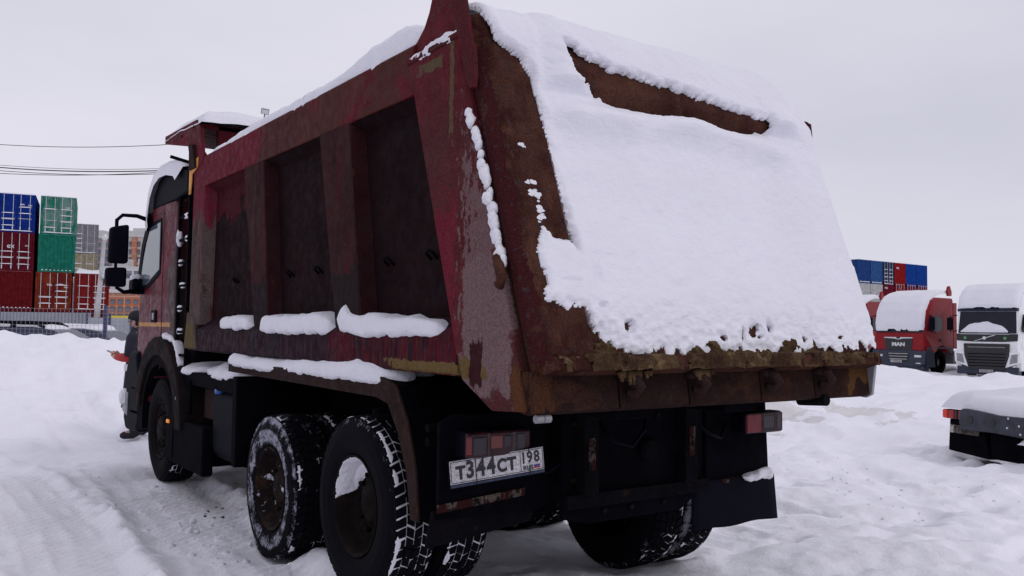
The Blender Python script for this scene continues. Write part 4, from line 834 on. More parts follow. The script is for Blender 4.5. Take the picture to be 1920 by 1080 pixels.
sl('catwalk_snow', [(.33, 4.0, 1.17), (.33, 5.72, 1.17)], lambda t: .27, lambda t: .08+.04*math.sin(t*5+.6)+.035*t, FR, 21, rough=.3, fr=3.5)
sl('box_snow', [(.25, 4.1, 1.09), (.22, 4.9, 1.06)], lambda t: .10, lambda t: .02, FR, 22)
sl('box_snow', [(.04, 5.5, .74), (.04, 5.82, .72)], lambda t: .03, lambda t: .035, FR, 23, step=.02)
sl('box_snow', [(.02, 5.52, .9), (.02, 5.56, 1.02)], lambda t: .04, lambda t: .06, FR, 24, step=.02)
mb = PMB(); mb.box(-.02, .0, 5.80, 5.86, .66, .695); mb.build('side_marker_lamp', M['amber_lit'], FR, bevel=.006)

# ------------------------------------------------------------------ helpers for the far things
class LMB(MB): pass
def part(name, mat, par, fn, **k):
    mb = MB(); fn(mb); return mb.build(name, mat, par, **k)
def cap_snow(name, par, x0, x1, y0, y1, z, t, mat='snow', seed=0, n=26, rnd=.12, amp=.25, wob=1.2, over=0.):
    """rounded blanket of snow on a flat top"""
    u = np.linspace(x0-over, x1+over, n); v = np.linspace(y0-over, y1+over, n); U, V = np.meshgrid(u, v, indexing='ij')
    e = np.minimum(np.minimum(U-u[0], u[-1]-U), np.minimum(V-v[0], v[-1]-V))
    H = z-.02+(t+.02)*(1-np.exp(-e/rnd))*(1+amp*fbm(U*wob, V*wob, 0, seed, 3)); H = np.where(e <= 1e-6, z-.03, H)
    o = gridmesh(name, np.stack([U, V, H], -1), np.ones((n-1, n-1), bool), M[mat]); o.parent = par; return o

# ------------------------------------------------------------------ shipping containers
def cmat(name, col, fade=None):
    k = 'c_'+name
    if k not in M:
        L = [((.08, .04, .025), 5, .66, .76)]
        if fade: L.insert(0, (fade, 1.6, .42, .6, (1, 1, .5)))
        M[k] = worn('container_'+name, col, L, rough=.6, bmp=.001)
    return M[k]
CW, CL = 2.44, 6.06
def container(loc, rz, colname, col, kind, label, letters=(), snow=.08, fade=None, group='stacked shipping containers', H=2.88, L=CL, seed=0, marks=True, side_corr=True):
    root = tag(empty('shipping_container', loc, rz), label, 'shipping container', group)
    m = cmat(colname, col, fade); mb = MB()
    f = .11
    for x in (-CW/2, CW/2-f):
        for y in (0, L-f): mb.box(x, x+f, y, y+f, 0, H)
    for y in (.0, L-.10): mb.box(-CW/2+f, CW/2-f, y+.005, y+.10, .005, .16); mb.box(-CW/2+f, CW/2-f, y+.005, y+.10, H-.12, H-.005)
    for x in (-CW/2, CW/2-.08): mb.box(x+.004, x+.076, f, L-f, .004, .16); mb.box(x+.004, x+.076, f, L-f, H-.09, H-.004)
    mb.box(-CW/2+.03, CW/2-.03, .05, L-.05, H-.05, H-.02); mb.box(-CW/2+.03, CW/2-.03, .05, L-.05, .12, .15)
    mb.build('frame', m, root)
    def wave(a0, a1, pos, depth, ax, z0, z1, pitch=.24):
        n = max(2, int(round((a1-a0)/pitch))); p = (a1-a0)/n; pts = []
        for i in range(n): pts += [(a0+i*p, 0), (a0+i*p+p*.3, 0), (a0+i*p+p*.45, depth), (a0+i*p+p*.85, depth)]
        pts.append((a1, 0)); mb = MB(); vs = []
        for t, d in pts:
            q = (pos+d, t) if ax == 'y' else (t, pos+d)
            vs += [(q[0], q[1], z0), (q[0], q[1], z1)]
        mb.add(vs, [(2*i, 2*i+2, 2*i+3, 2*i+1) for i in range(len(pts)-1)]); return mb
    wave(f, L-f, -CW/2+.01, .04, 'y', .16, H-.09).build('side_wall', m, root); wave(f, L-f, CW/2-.01, -.04, 'y', .16, H-.09).build('side_wall', m, root)
    wave(-CW/2+f, CW/2-f, L-.01, -.04, 'x', .16, H-.12).build('end_wall', m, root)
    if kind == 'plain':
        wave(-CW/2+f, CW/2-f, .015, .045, 'x', .16, H-.12, .25).build('end_wall', m, root)
        if marks:
            for i in range(8):
                xx = -CW/2+.24+i*.27; cap_snow('sill_snow', root, xx, xx+.15, -.012, .05, .16, .06, n=5, rnd=.03)
    else:
        for s in (-1, 1):
            x0, x1 = (-CW/2+f+.01, -.008) if s < 0 else (.008, CW/2-f-.01)
            mb = MB(); mb.box(x0, x1, .03, .07, .17, H-.13)
            for q in range(5):
                zc = .28+q*(H-.6)/4; mb.box(x0+.06, x1-.06, .018, .03, zc, zc+.24)
            d = mb.build('door', m, root, bevel=.004)
            for xr in (x0+.24, x1-.24):
                part('lock_rod', M['chrome'], d, lambda b: (b.tube([(xr, -.005, .10), (xr, -.005, H-.06)], .02, 6), b.box(xr-.035, xr+.035, -.02, .02, .19, .42)))
            part('handle', M['chrome'], d, lambda b: (b.box(x0+.1, x1-.1, -.025, -.008, 1.02, 1.05)))
            for zz in (.52, .98, 1.45, 1.92):
                if random.random() < .75: cap_snow('bar_snow', d, x0+.08, x1-.1, -.02, .03, zz, .045, n=7, rnd=.02, seed=seed)
            if seed % 3 == 0: part('hinge', m, d, lambda b: [b.box((x0 if s < 0 else x1)-.03, (x0 if s < 0 else x1)+.03, .0, .03, z, z+.1) for z in (.4, 1.0, 1.6, 2.2)])
        if snow: cap_snow('sill_snow', root, -CW/2+.12, CW/2-.1, -.04, .03, .13, .07, n=9, rnd=.03)
    if snow: cap_snow('roof_snow', root, -CW/2, CW/2, 0, L, H, snow, seed=seed, rnd=.08)
    if letters:
        MM = lambda x, z: Matrix.Translation((x, -.032 if kind == 'plain' else -.002, z)) @ Matrix.Rotation(R_(90), 4, 'X')
        for t, x, z, sz, mt in letters: text_obj('lettering', t, MM(x, z), sz, M[mt], root, bold=.004)
    return root
BLUE = (.006, .024, .17); MAR = (.085, .007, .014); REDC = (.14, .011, .011); GRN = (.012, .135, .095); GRNF = (.12, .21, .18); GREY = (.18, .18, .20); TAN = (.26, .22, .15); ORG = (.16, .026, .012)
M['white_letter'] = plain('white_lettering', (.6, .6, .62), .6, var=.1); M['magenta'] = plain('magenta_label', (.45, .02, .08), .6)
D0 = 66.; dirL = R_(-35.4+26)   # the stack stands almost square to the view
pL0 = at(98, 600, D0); ux = Vector((math.cos(dirL), math.sin(dirL), 0)); uy = Vector((-ux.y, ux.x, 0))
def cpos(i, tier, back=0., dx=0., z0=-.30): p = Vector((pL0.x, pL0.y, 0))+ux*(i*2.62+dx)+uy*back; return (p.x, p.y, z0+tier*2.89)
mk = [('1412', .62, 2.25, .14, 'white_letter'), ('TARE', .3, 1.7, .12, 'white_letter'), ('NET', .3, 1.5, .12, 'white_letter')]
for i in (-2, -1, 0, 1):
    lab = {-2: 'far left', -1: 'left', 0: 'middle', 1: 'right'}[i]
    container(cpos(i, 0), dirL, 'maroon', MAR, 'plain', 'maroon container at ground level hidden behind the grey fence, %s of four' % lab, snow=0, seed=i+5, marks=False)
container(cpos(-1, 1), dirL, 'red_plain', (.10, .008, .010), 'plain', 'dark red corrugated container end with one thin white line, lowest seen at the left edge', snow=.1, seed=10)
container(cpos(0, 1), dirL, 'orange_red', ORG, 'doors', 'rust red container with a magenta label, under the plain green one', [('TRIL', -.28, 1.9, .2, 'white_letter'), ('TEX', .5, 1.95, .16, 'white_letter'), ('4221', .85, 1.75, .14, 'white_letter')], snow=0, seed=9, fade=(.10, .012, .012))
container(cpos(1, 1), dirL, 'red_doors', REDC, 'doors', 'bright red container with thick roof snow, right end of its row, behind the pale pole', [], snow=.32, seed=12)
container(cpos(-1, 2), dirL, 'maroon', MAR, 'doors', 'maroon container lettered ex in the second row at the left edge', [('ex', -.32, 1.85, .5, 'white_letter'), ('2210', .75, 1.9, .13, 'white_letter')], snow=0, seed=3)
container(cpos(0, 2, 0, .1), dirL, 'green', GRN, 'plain', 'plain green corrugated container end above the magenta label', snow=.1, seed=14)
container(cpos(-1, 3), dirL, 'blue', BLUE, 'doors', 'deep blue container with white lock bars on top of the left stack', [('MSK', .35, 2.1, .16, 'white_letter'), ('2247', .85, 2.05, .14, 'white_letter')], snow=.12, seed=6)
container(cpos(0, 3, 0, .15), dirL, 'green_faded', GRN, 'doors', 'faded grey green container with patched doors on top of the plain green one', [('TARE', .6, 2.05, .14, 'white_letter')], snow=.1, seed=15, fade=GRNF)
for i, c in ((-2, 1), (-2, 2), (-2, 3)):
    pass
p2 = at(153, 600, 84.)
for t, cn, cc, kd, lb in ((0, 'grey', GREY, 'plain', 'grey container at ground level under the tan one, behind the red containers'), (1, 'grey', GREY, 'plain', 'grey container just below the tan one, behind the red containers'), (2, 'tan', TAN, 'doors', 'tan container under the small grey one, behind the green containers'), (3, 'grey', GREY, 'doors', 'grey container with white bars, set back right of the green ones')):
    container((p2.x, p2.y, -.3+t*2.89), dirL, cn, cc, kd, lb, snow=.08 if t == 3 else 0, seed=20+t)
# right hand row, seen at a slant
pa = at(1622, 600, 106.); pb = at(1730, 600, 113.5); rd = (Vector((pb.x, pb.y, 0))-Vector((pa.x, pa.y, 0))); stp = rd/5; rdn = rd.normalized(); rzR = math.atan2(rdn.y, rdn.x)
RC = [('blue_faded', (.018, .05, .17), 'plain', 'faded blue container with a rusty edge, topmost left, behind the parked lorries'), ('steel_blue', (.028, .08, .22), 'plain', 'steel blue container, second from the left in the top row behind the parked lorries'),
      ('navy', (.015, .025, .06), 'doors', 'dark navy container with many white bars, behind the parked lorries'), ('scarlet', (.22, .010, .012), 'plain', 'scarlet container in the top row behind the red lorry'),
      ('mid_blue', (.008, .045, .23), 'plain', 'bright blue container between the scarlet one and the last blue one'), ('mid_blue', (.008, .045, .23), 'plain', 'bright blue container at the right end of the top row')]
for k, (cn, cc, kd, lb) in enumerate(RC):
    for t in range(4):
        p = Vector((pa.x, pa.y, 0))+stp*k*1.0
        if t == 3: container((p.x, p.y, -.1+t*2.62), rzR, cn, cc, kd, lb, [('MSK', -.6, 2.2, .35, 'white_letter')] if cn == 'scarlet' else (), snow=.1, seed=30+k, group='container row behind the parked lorries')
        elif t == 2:
            c2 = [('pale_grey', (.4, .4, .4)), ('pale_grey', (.4, .4, .4)), ('wine', (.12, .008, .02)), ('wine', (.12, .008, .02)), ('wine', (.12, .008, .02)), ('wine', (.12, .008, .02))][k]
            lb2 = ['pale grey container under the faded blue one', 'pale grey container under the steel blue one', 'wine red container under the navy one', 'wine red container under the scarlet one', 'wine red container behind the red lorry, under the first bright blue one', 'wine red container behind the red lorry, under the last bright blue one'][k]
            container((p.x, p.y, -.1+t*2.62), rzR, c2[0], c2[1], 'plain' if k < 3 else 'doors', lb2, [('MSK', -.6, 2.2, .35, 'white_letter')] if k == 2 else (), snow=0, seed=40+k, group='container row behind the parked lorries', marks=False)
        else:
            container((p.x, p.y, -.1+t*2.62), rzR, 'grey', GREY, 'plain', 'grey container in column %s hidden behind the parked lorries, ' % ['one', 'two', 'three', 'four', 'five', 'six'][k]+('at ground level' if t == 0 else 'one tier up'), snow=0, seed=50+k, group='container row behind the parked lorries', marks=False)

# ------------------------------------------------------------------ apartment blocks
def facade_mat(name, a, b, sc):
    m, nt, bb = newmat(name); br = nt.nodes.new('ShaderNodeTexBrick'); br.inputs['Scale'].default_value = sc; br.inputs['Color1'].default_value = (*a, 1); br.inputs['Color2'].default_value = (*b, 1)
    br.inputs['Mortar'].default_value = (.5, .48, .47, 1); br.inputs['Mortar Size'].default_value = .012; br.inputs['Brick Width'].default_value = 1.6; br.inputs['Row Height'].default_value = .7; br.inputs['Bias'].default_value = .1
    v = coords(nt, (1, 1, 1)); c = nt.nodes.new('ShaderNodeSeparateXYZ'); nt.links.new(v, c.inputs[0]); d = nt.nodes.new('ShaderNodeCombineXYZ'); nt.links.new(c.outputs[0], d.inputs[0]); nt.links.new(c.outputs[2], d.inputs[1]); nt.links.new(d.outputs[0], br.inputs['Vector'])
    nt.links.new(br.outputs[0], bb.inputs['Base Color']); bb.inputs['Roughness'].default_value = .9; return m
M['brown_wall'] = facade_mat('brown_and_grey_panels', (.19, .095, .085), (.27, .24, .26), .28)
M['cream_wall'] = plain('cream_panels', (.42, .38, .35), .9, var=.08, sc=1); M['orange_wall'] = facade_mat('orange_and_grey_panels', (.45, .13, .05), (.33, .16, .10), .35)
M['pale_frame'] = plain('pale_concrete', (.5, .49, .49), .9, var=.05); M['win'] = plain('far_window_glass', (.09, .10, .13), .2, var=.5, sc=.6); M['yellow_base'] = plain('yellow_wall', (.62, .48, .04), .8, var=.1); M['grey_balcony'] = plain('glazed_balcony', (.20, .21, .24), .3, var=.4, sc=.5)  # grey glazing colour for the balcony stacks and the grid-framed block
def block(px, D, wd, ht, dp, mat, label, nx, nz, wsz, rz=VYAW, base=None, extra=None):
    p = at(px, 600, D); root = tag(empty('apartment_building', (p.x, p.y, -1), rz), label, 'building')
    part('wall', mat, root, lambda b: b.box(-wd/2, wd/2, 0, dp, 0, ht))
    part('parapet', M['pale_frame'], root, lambda b: b.box(-wd/2-.2, wd/2+.2, -.2, dp+.2, ht, ht+.7))
    part('lift_house', M['pale_frame'], root, lambda b: (b.box(-wd/4-2, -wd/4+2, 3, 7, ht, ht+3)))
    part('lift_house', M['pale_frame'], root, lambda b: (b.box(wd/4-2, wd/4+2, 3, 7, ht, ht+3)))
    first = None
    for i in range(nx):
        for k in range(nz):
            x = -wd/2+(i+.5)*wd/nx; z = 2.0+(k+.5)*(ht-3)/nz
            if first is None:
                a, b_ = wsz; mb = MB(); mb.box(-a/2, a/2, -.12, .05, -b_/2, b_/2); first = mb.build('window', M['win'], root); first.location = (x, 0, z)
            else:
                o = first.copy(); COL.objects.link(o); o.location = (x, 0, z); o.parent = root
    if base: part('ground_floor', base, root, lambda b: b.box(-wd/2-.4, wd/2+.4, -.5, dp, 0, 4.2))
    if extra: extra(root)
    return root
def strips(xs, wdt, ht, mt, name='stair_tower'):
    def f(r):
        for x in xs: part(name, M[mt], r, lambda b: b.box(x-wdt/2, x+wdt/2, -.6, .0, 0, ht))
    return f
block(205, 290, 25, 31.2, 14, M['brown_wall'], 'brown and grey panelled high-rise right of the container stack, behind the pole', 8, 12, (1.5, 1.5), extra=strips([-9.4, 1.], 1.6, 30, 'grey_balcony', 'balcony_stack'))
block(262, 265, 9, 29.3, 14, M['cream_wall'], 'cream high-rise with orange strips just left of the cab window', 4, 11, (1.2, 1.5), extra=strips([-2.2, 3.6], 1.4, 29, 'orange_wall', 'balcony_stack'))
block(236, 235, 14, 17.5, 8, M['grey_balcony'], 'low pale block with a white grid frame between the mirrors and the orange block', 9, 6, (1.0, 1.7), extra=lambda r: [part('frame_beam', M['pale_frame'], r, lambda b: b.box(-7, 7, -.5, 0, 2.5+k*2.9, 3.1+k*2.9)) for k in range(6)] + [part('frame_post', M['pale_frame'], r, lambda b: b.box(-7+q*2.8, -6.5+q*2.8, -.52, -.02, 0, 17.5)) for q in range(6)])
block(232, 170, 9, 8.7, 10, M['orange_wall'], 'low orange panelled block with grey windows and a yellow ground floor', 6, 4, (.9, .95), base=M['yellow_base'])

# ------------------------------------------------------------------ poles, floodlight, wires
M['pole'] = plain('pale_concrete_pole', (.40, .40, .41), .8, var=.15, sc=2)
p = at(187, 605, 45); q = at(196, 448, 45.3)
r_ = tag(empty('lamp_post', (p.x, p.y, 0)), 'pale leaning concrete lamp post in front of the red container', 'lamp post'); l0 = Vector((p.x, p.y, 0))
part('post', M['pole'], r_, lambda b: b.tube([Vector((-.25, .16, -.3)), q-l0], [.19, .09], 10), smooth=True)
part('lamp', M['chrome'], r_, lambda b: b.tube([q-l0+Vector((0, 0, -.1)), q-l0+Vector((.02, 0, .12)), q-l0+Vector((.03, -.03, .28))], [.10, .17, .05], 8), smooth=True)
part('insulator', M['chrome'], r_, lambda b: b.tube([q-l0+Vector((-.1, -.1, -1.95)), q-l0+Vector((.3, -.2, -1.9))], [.16, .10], 8), smooth=True)
f0 = at(478, 600, 42); ftop = at(478, 226, 42); fl_ = at(497, 209, 42)
r_ = tag(empty('floodlight_mast', (f0.x, f0.y, 0)), 'slim floodlight mast whose square lamp shows above the snowy body', 'floodlight'); l0 = Vector((f0.x, f0.y, 0))
part('mast', M['grey_metal'], r_, lambda b: b.tube([Vector((0, 0, -.3)), Vector((0, 0, ftop.z-.1))], [.12, .06], 10), smooth=True)
part('arm', M['black'], r_, lambda b: b.tube([Vector((0, 0, ftop.z-.15)), Vector((0, 0, ftop.z))+rt*.12, fl_-l0-Vector((0, 0, .12))], .025, 8), smooth=True)
mb = MB(); mb.box(-.19, .19, -.05, .05, -.14, .14); o = mb.build('lamp_head', M['grey_metal'], r_, bevel=.02); o.location = fl_-l0; o.rotation_euler = (R_(32), R_(8), VYAW+.3)
mb = MB(); mb.box(-.16, .16, -.062, -.05, -.11, .11); mb.build('lamp_glass', M['chrome'], o)
M['wire'] = plain('black_wire', (.02, .02, .025), .6)
for i, (ya, yb, lb, rr) in enumerate(((271, 272, 'highest overhead wire, thin and alone, ending behind the cab protector', .018), (309.5, 316, 'upper thin wire of the lower bundle', .012), (314, 320, 'thick dark wire in the middle of the lower bundle', .03), (320, 326, 'wire just under the thick one in the lower bundle', .018), (325, 323, 'lowest overhead wire, crossing the bundle near the cab', .018))):
    a = at(-900, ya-14, 52); b0 = at(0, ya, 48); b = at(300, yb, 44.5); c = Vector((f0.x, f0.y, b.z+.25))
    pts = []
    P4 = [a, b0, b, c]
    for s in range(3):
        for k in range(12):
            t = k/12; sag = 0; pts.append(P4[s].lerp(P4[s+1], t)-Vector((0, 0, (.25 if s == 1 else .1)*4*t*(1-t)*.5)))
    pts.append(c); mb = MB(); mb.tube(pts, rr, 5); o = mb.build('overhead_wire', M['wire']); tag(o, lb, 'wire', 'overhead wires')

# ------------------------------------------------------------------ fences
M['fence_grey'] = plain('grey_sheet_fence', (.27, .28, .32), .6, var=.08, sc=3); M['fence_blue'] = plain('blue_fence_paint', (.025, .035, .10), .5, var=.2)
def line_root(name, a, b, label, cat='fence', group=None):
    a = Vector((a[0], a[1], 0)); b = Vector((b[0], b[1], 0)); d = b-a; r = tag(empty(name, a, math.atan2(d.y, d.x)), label, cat, group); return r, d.length
r_, LL = line_root('sheet_fence', at(-700, 600, 50), at(163, 600, 46), 'long grey corrugated sheet fence under the container stack')
n = int(LL/.2); mb = MB(); vs = []
for i in range(n+1):
    x = LL*i/n
    for dx, dy in ((0, 0), (.09, 0), (.1, .05), (.19, .05)): vs += [(x+dx, dy, 0), (x+dx, dy, 2.17)]
mb.add(vs, [(2*i, 2*i+2, 2*i+3, 2*i+1) for i in range(len(vs)//2-1)]); mb.build('sheet', M['fence_grey'], r_)
for i in range(0, int(LL/3)): part('post', M['grey_metal'], r_, lambda b: b.box(i*3., i*3.+.06, .07, .13, 0, 2.1))
r_, LL = line_root('panel_fence', at(160, 600, 44), at(560, 600, 56), 'grey panel fence with dark blue posts between the pole and the cab')
part('panel', M['fence_grey'], r_, lambda b: b.box(0, LL, 0, .03, 0, 1.9))
for i in range(int(LL/1.25)): part('post', M['fence_blue'], r_, lambda b: b.box(i*1.25, i*1.25+.09, -.08, -.003, 0, 2.15))
r_, LL = line_root('mesh_fence', at(-420, 600, 20.5), at(430, 600, 21.5), 'fine dark wire mesh fence between the snow bank and the parked cars')
mb = MB()
for i in range(int(LL/.10)): mb.box(i*.10, i*.10+.006, 0, .006, .3, 1.95)
for z in np.arange(.35, 1.96, .1): mb.box(0, LL, -.007, -.001, float(z), float(z)+.006)
mb.build('wire_mesh', M['grey_metal'], r_)
pp = at(190, 600, 21.0); x_post = (Vector((pp.x, pp.y, 0))-r_.location).length
for i in range(-3, 4):
    xx = x_post+i*2.5
    if 0 < xx < LL: part('post', M['fence_blue'], r_, lambda b: b.box(xx-.04, xx+.04, .01, .09, 0, 2.05 if i == 0 else 1.98), bevel=.008)

# ------------------------------------------------------------------ parked cars behind the bank
M['car_navy'] = plain('dark_blue_car_paint', (.012, .014, .05), .25, var=.1); M['tyre_small'] = M['rubber_plain']
def car(px, D, rz, z, label, rails=True, L=4.6, H=1.66, snow=.1, paint='car_navy'):
    p = at(px, 600, D); root = tag(empty('parked_car', (p.x, p.y, z), rz), label, 'car', 'snow covered cars behind the bank'); h = .9
    low = [(-L/2, .35), (-L/2, .85), (-L/2+.15, 1.0), (L/2-1.15, 1.02), (L/2-.15, .85), (L/2, .6), (L/2-.05, .3), (L/2-.5, .25), (-L/2+.1, .25)]
    part('body', M[paint], root, lambda b: b.prism(low, 'y', -h, h), bevel=.06, seg=3)
    up_ = [(-L/2+.1, .98), (-L/2+.45, H-.1), (-L/2+.8, H-.01), (.2, H), (.75, H-.08), (L/2-.85, 1.0)]
    g = MB(); n = len(up_); k = .80; g.add([(x, -h*(1 if z_ < 1.1 else k), z_) for x, z_ in up_]+[(x, h*(1 if z_ < 1.1 else k), z_) for x, z_ in up_], [tuple(range(n)), tuple(range(n, 2*n))]+[(i, (i+1) % n, (i+1) % n+n, i+n) for i in range(n)])
    cb = g.build('cabin', M[paint], root, bevel=.05, seg=3)
    for a, b_, c, d in ((-L/2+.38, -.95, -.90, -L/2+.62), (-.85, .0, .0, -.80), (.08, .95, .62, .08)):
        for s in (-1, 1):
            m_ = MB(); y0, y1 = s*(h*.985+.004), s*(h*(1-(1-k)*.86)+.008)
            m_.add([(a, y0, 1.06), (b_, y0, 1.06), (c, y1, H-.14), (d, y1, H-.14)], [(0, 1, 2, 3)]); m_.build('window', M['dark_glass'], cb)
    if rails:
        for s in (-1, 1):
            part('roof_rail', M['plastic'], root, lambda b: b.tube([(-L/2+.7, s*.66, H), (-L/2+.85, s*.66, H+.09), (-.7, s*.66, H+.12), (.3, s*.66, H+.085), (.5, s*.66, H-.01)], .045, 8), smooth=True)
            for xx in (-1.25, -.35): part('rail_foot', M['plastic'], root, lambda b: b.box(xx, xx+.12, s*.66-.04, s*.66+.04, H-.03, H+.11), bevel=.01)
    if snow:
        u = np.linspace(-L/2+.5, .62, 30); v = np.linspace(-.62, .62, 20); U, V = np.meshgrid(u, v, indexing='ij'); e = np.minimum(np.minimum(U-u[0], u[-1]-U), np.minimum(V-v[0], v[-1]-V))
        Hh = H-.06*sstep(.2, .7, U)-.03*sstep(-L/2+1, -L/2+.5, U)-.02+snow*(1-np.exp(-e/.06))+.02*fbm(U*2, V*2, 0, 5, 3); o = gridmesh('roof_snow', np.stack([U, V, Hh], -1), np.ones((29, 19), bool), M['snow']); o.parent = root
        cap_snow('hood_snow', root, L/2-1.1, L/2-.1, -.8, .8, .90, .14, n=14)
    for xx in (-L/2+.85, L/2-.85):
        for s in (-1, 1):
            wh = empty('wheel', (xx, s*.78, .32), 0, root); wh.rotation_euler = (0, 0, R_(90))
            part('tyre', M['tyre_small'], wh, lambda b: b.lathe([(-.1, .2), (-.11, .3), (-.08, .33), (.08, .33), (.11, .3), (.1, .2)], n=20), smooth=True); part('rim', M['grey_metal'], wh, lambda b: b.lathe([(-.09, 0), (-.09, .2), (.09, .2), (.09, 0)], n=20))
    for s in (-1, 1): part('headlamp', M['chrome'], root, lambda b: b.box(L/2-.22, L/2-.02, s*.62-.18, s*.62+.18, .66, .80), bevel=.02)
    return root
car(70, 23.2, VYAW+.06, -.02, 'dark blue estate car with roof rails behind the snow bank, left of the blue post', H=1.52, snow=.08)
car(168, 29, VYAW-.1, -.02, 'dark car under thick snow behind the blue post, right of the estate car', rails=False, H=1.46, snow=.16)

# ------------------------------------------------------------------ parked lorries on the right
def plate_obj(par, x, z, y, s, w_=.52, mat='plate_white'):
    pl_ = part('number_plate', M[mat], par, lambda b: b.box(x-w_/2, x+w_/2, y-.012, y, z-.056, z+.056), bevel=.004)
    text_obj('plate_lettering', s, Matrix.Translation((x, y-.015, z)) @ Matrix.Rotation(R_(90), 4, 'X'), .09, M['ink'], pl_, bold=.001); return pl_
def small_wheel(par, x, y, r=.5, w_=.3, inner=1):
    wh = empty('wheel', (x, y, r), 0, par)
    part('tyre', M['rubber_plain'], wh, lambda b: b.lathe([(-w_/2, .28), (-w_/2-.01, .40), (-w_/2+.02, .49), (w_/2-.02, .49), (w_/2+.01, .4), (w_/2, .28)], n=32, closed=False), smooth=True)
    part('rim', M['grey_metal'], wh, lambda b: b.lathe([(-w_/2+.01, .29), (-w_/2, .25), (-.02, .22), (-.03, .12), (-.09*1, .10), (-.10, 0)], n=24) or b.lathe([(w_/2-.01, .29), (w_/2, .25), (.02, .22), (.03, .12), (.09, .10), (.10, 0)], n=24), smooth=True)
    return wh
def lorry(px, D, rz, z, label, style):
    """cab-over tractor: local -Y is its front, +X its left-hand side as one faces it"""
    p = at(px, 690, D); root = tag(empty('parked_lorry', (p.x, p.y, z), rz), label, 'lorry', 'lorries parked in a row'); w2 = 1.24
    red = style != 'white'; pm = M['bright_red'] if red else M['white_paint']; H = 3.35 if red else 3.5
    # cab shell: front leans back above the windscreen base
    fr = [(0.0, .95), (.0, 1.75), (.16, 2.72), (.55, H-.12), (.9, H), (2.25, H), (2.30, H-.1), (2.30, 1.0), (1.95, .98)]+[(1.32+.6*math.cos(R_(t)), .62+.6*math.sin(R_(t))) for t in (30, 60, 90, 120, 150)]+[(.55, .95)]
    mb = MB(); n = len(fr); ins = lambda y: w2-.10*max(0, (.45-y)/.45)
    mb.add([(-ins(y), y, z_) for y, z_ in fr]+[(ins(y), y, z_) for y, z_ in fr], [tuple(range(n)), tuple(range(n, 2*n))]+[(i, (i+1) % n, (i+1) % n+n, i+n) for i in range(n)])
    cab_ = mb.build('cab', pm, root, bevel=.05, seg=3)
    ws = [(-.012, 1.80), (.148, 2.70)]
    part('windshield', M['dark_glass'], cab_, lambda b: b.hexa([(-1.10, ws[0][0], ws[0][1]), (1.10, ws[0][0], ws[0][1]), (1.10, .1, ws[0][1]), (-1.10, .1, ws[0][1]), (-1.06, ws[1][0], ws[1][1]), (1.06, ws[1][0], ws[1][1]), (1.06, .3, ws[1][1]), (-1.06, .3, ws[1][1])]), bevel=.02)
    for s in (-1, 1):
        part('side_window', M['dark_glass'], cab_, lambda b: b.prism([(.34, 1.90), (.46, 2.52), (1.28, 2.52), (1.34, 2.30), (1.34, 1.95), (.9, 1.80)], 'x', s*w2-.004*s if s < 0 else w2-.03, s*w2+.03 if s < 0 else w2+.006), bevel=.006)
        part('door_seam', M['ink'], cab_, lambda b: (b.box(*sorted((s*w2, s*(w2+.003))), 1.42, 1.435, 1.1, 2.62), b.box(*sorted((s*w2, s*(w2+.003))), .26, .27, 1.1, 1.9)))
        part('door_handle', M['ink'], cab_, lambda b: b.box(*sorted((s*w2, s*(w2+.012))), 1.2, 1.34, 1.42, 1.54), bevel=.004)
        part('mirror_arm', M['plastic'], cab_, lambda b: b.tube([(s*w2, .3, 2.55), (s*(w2+.2), .12, 2.5), (s*(w2+.2), .12, 1.85), (s*w2, .3, 1.9)], .025, 6))
        part('mirror', M['plastic'], cab_, lambda b: b.box(*sorted((s*(w2+.10), s*(w2+.32))), .02, .16, 1.92, 2.45), bevel=.03)
        small_wheel(root, s*1.02, 1.32); small_wheel(root, s*1.0, 4.6); part('mudguard', M['plastic'], root, lambda b: b.box(*sorted((s*.65, s*1.22)), 4.0, 5.2, 1.04, 1.1))
        part('fuel_tank', M['grey_metal'], root, lambda b: b.box(*sorted((s*.6, s*1.2)), 2.5, 3.7, .4, 1.0), bevel=.08)
        part('side_fairing', pm, root, lambda b: b.box(*sorted((s*1.2, s*1.24)), 2.32, 2.62, 1.1, H-.2), bevel=.01)
        part('step_panel', M['navy'] if red else M['white_paint'], root, lambda b: b.prism([(.1, .30), (.1, 1.02), (.66, 1.0), (.74, .5), (.78, .30)], 'x', *sorted((s*1.0, s*1.235))), bevel=.02)
        if red: part('lower_side_panel', M['navy'], root, lambda b: b.prism([(.1, .98), (.1, 1.16), (2.28, 1.16), (2.28, .98), (1.95, .98), (1.8, 1.12), (1.32, 1.28), (.84, 1.12), (.7, .98)][:4]+[(1.98, .86), (1.85, 1.1), (.8, 1.1), (.66, .86)], 'x', *sorted((s*1.21, s*1.252))))
    part('chassis', M['black'], root, lambda b: (b.box(-.45, .45, 1.0, 5.9, .6, .9)))
    part('windshield_wiper', M['ink'], cab_, lambda b: (b.box(-1.0, -.3, -.035, -.02, 1.80, 1.825)))
    part('windshield_wiper', M['ink'], cab_, lambda b: (b.box(.1, .85, -.035, -.02, 1.80, 1.825)))
    FT = lambda x, z_, y=-.03: Matrix.Translation((x, y, z_)) @ Matrix.Rotation(R_(90), 4, 'X')
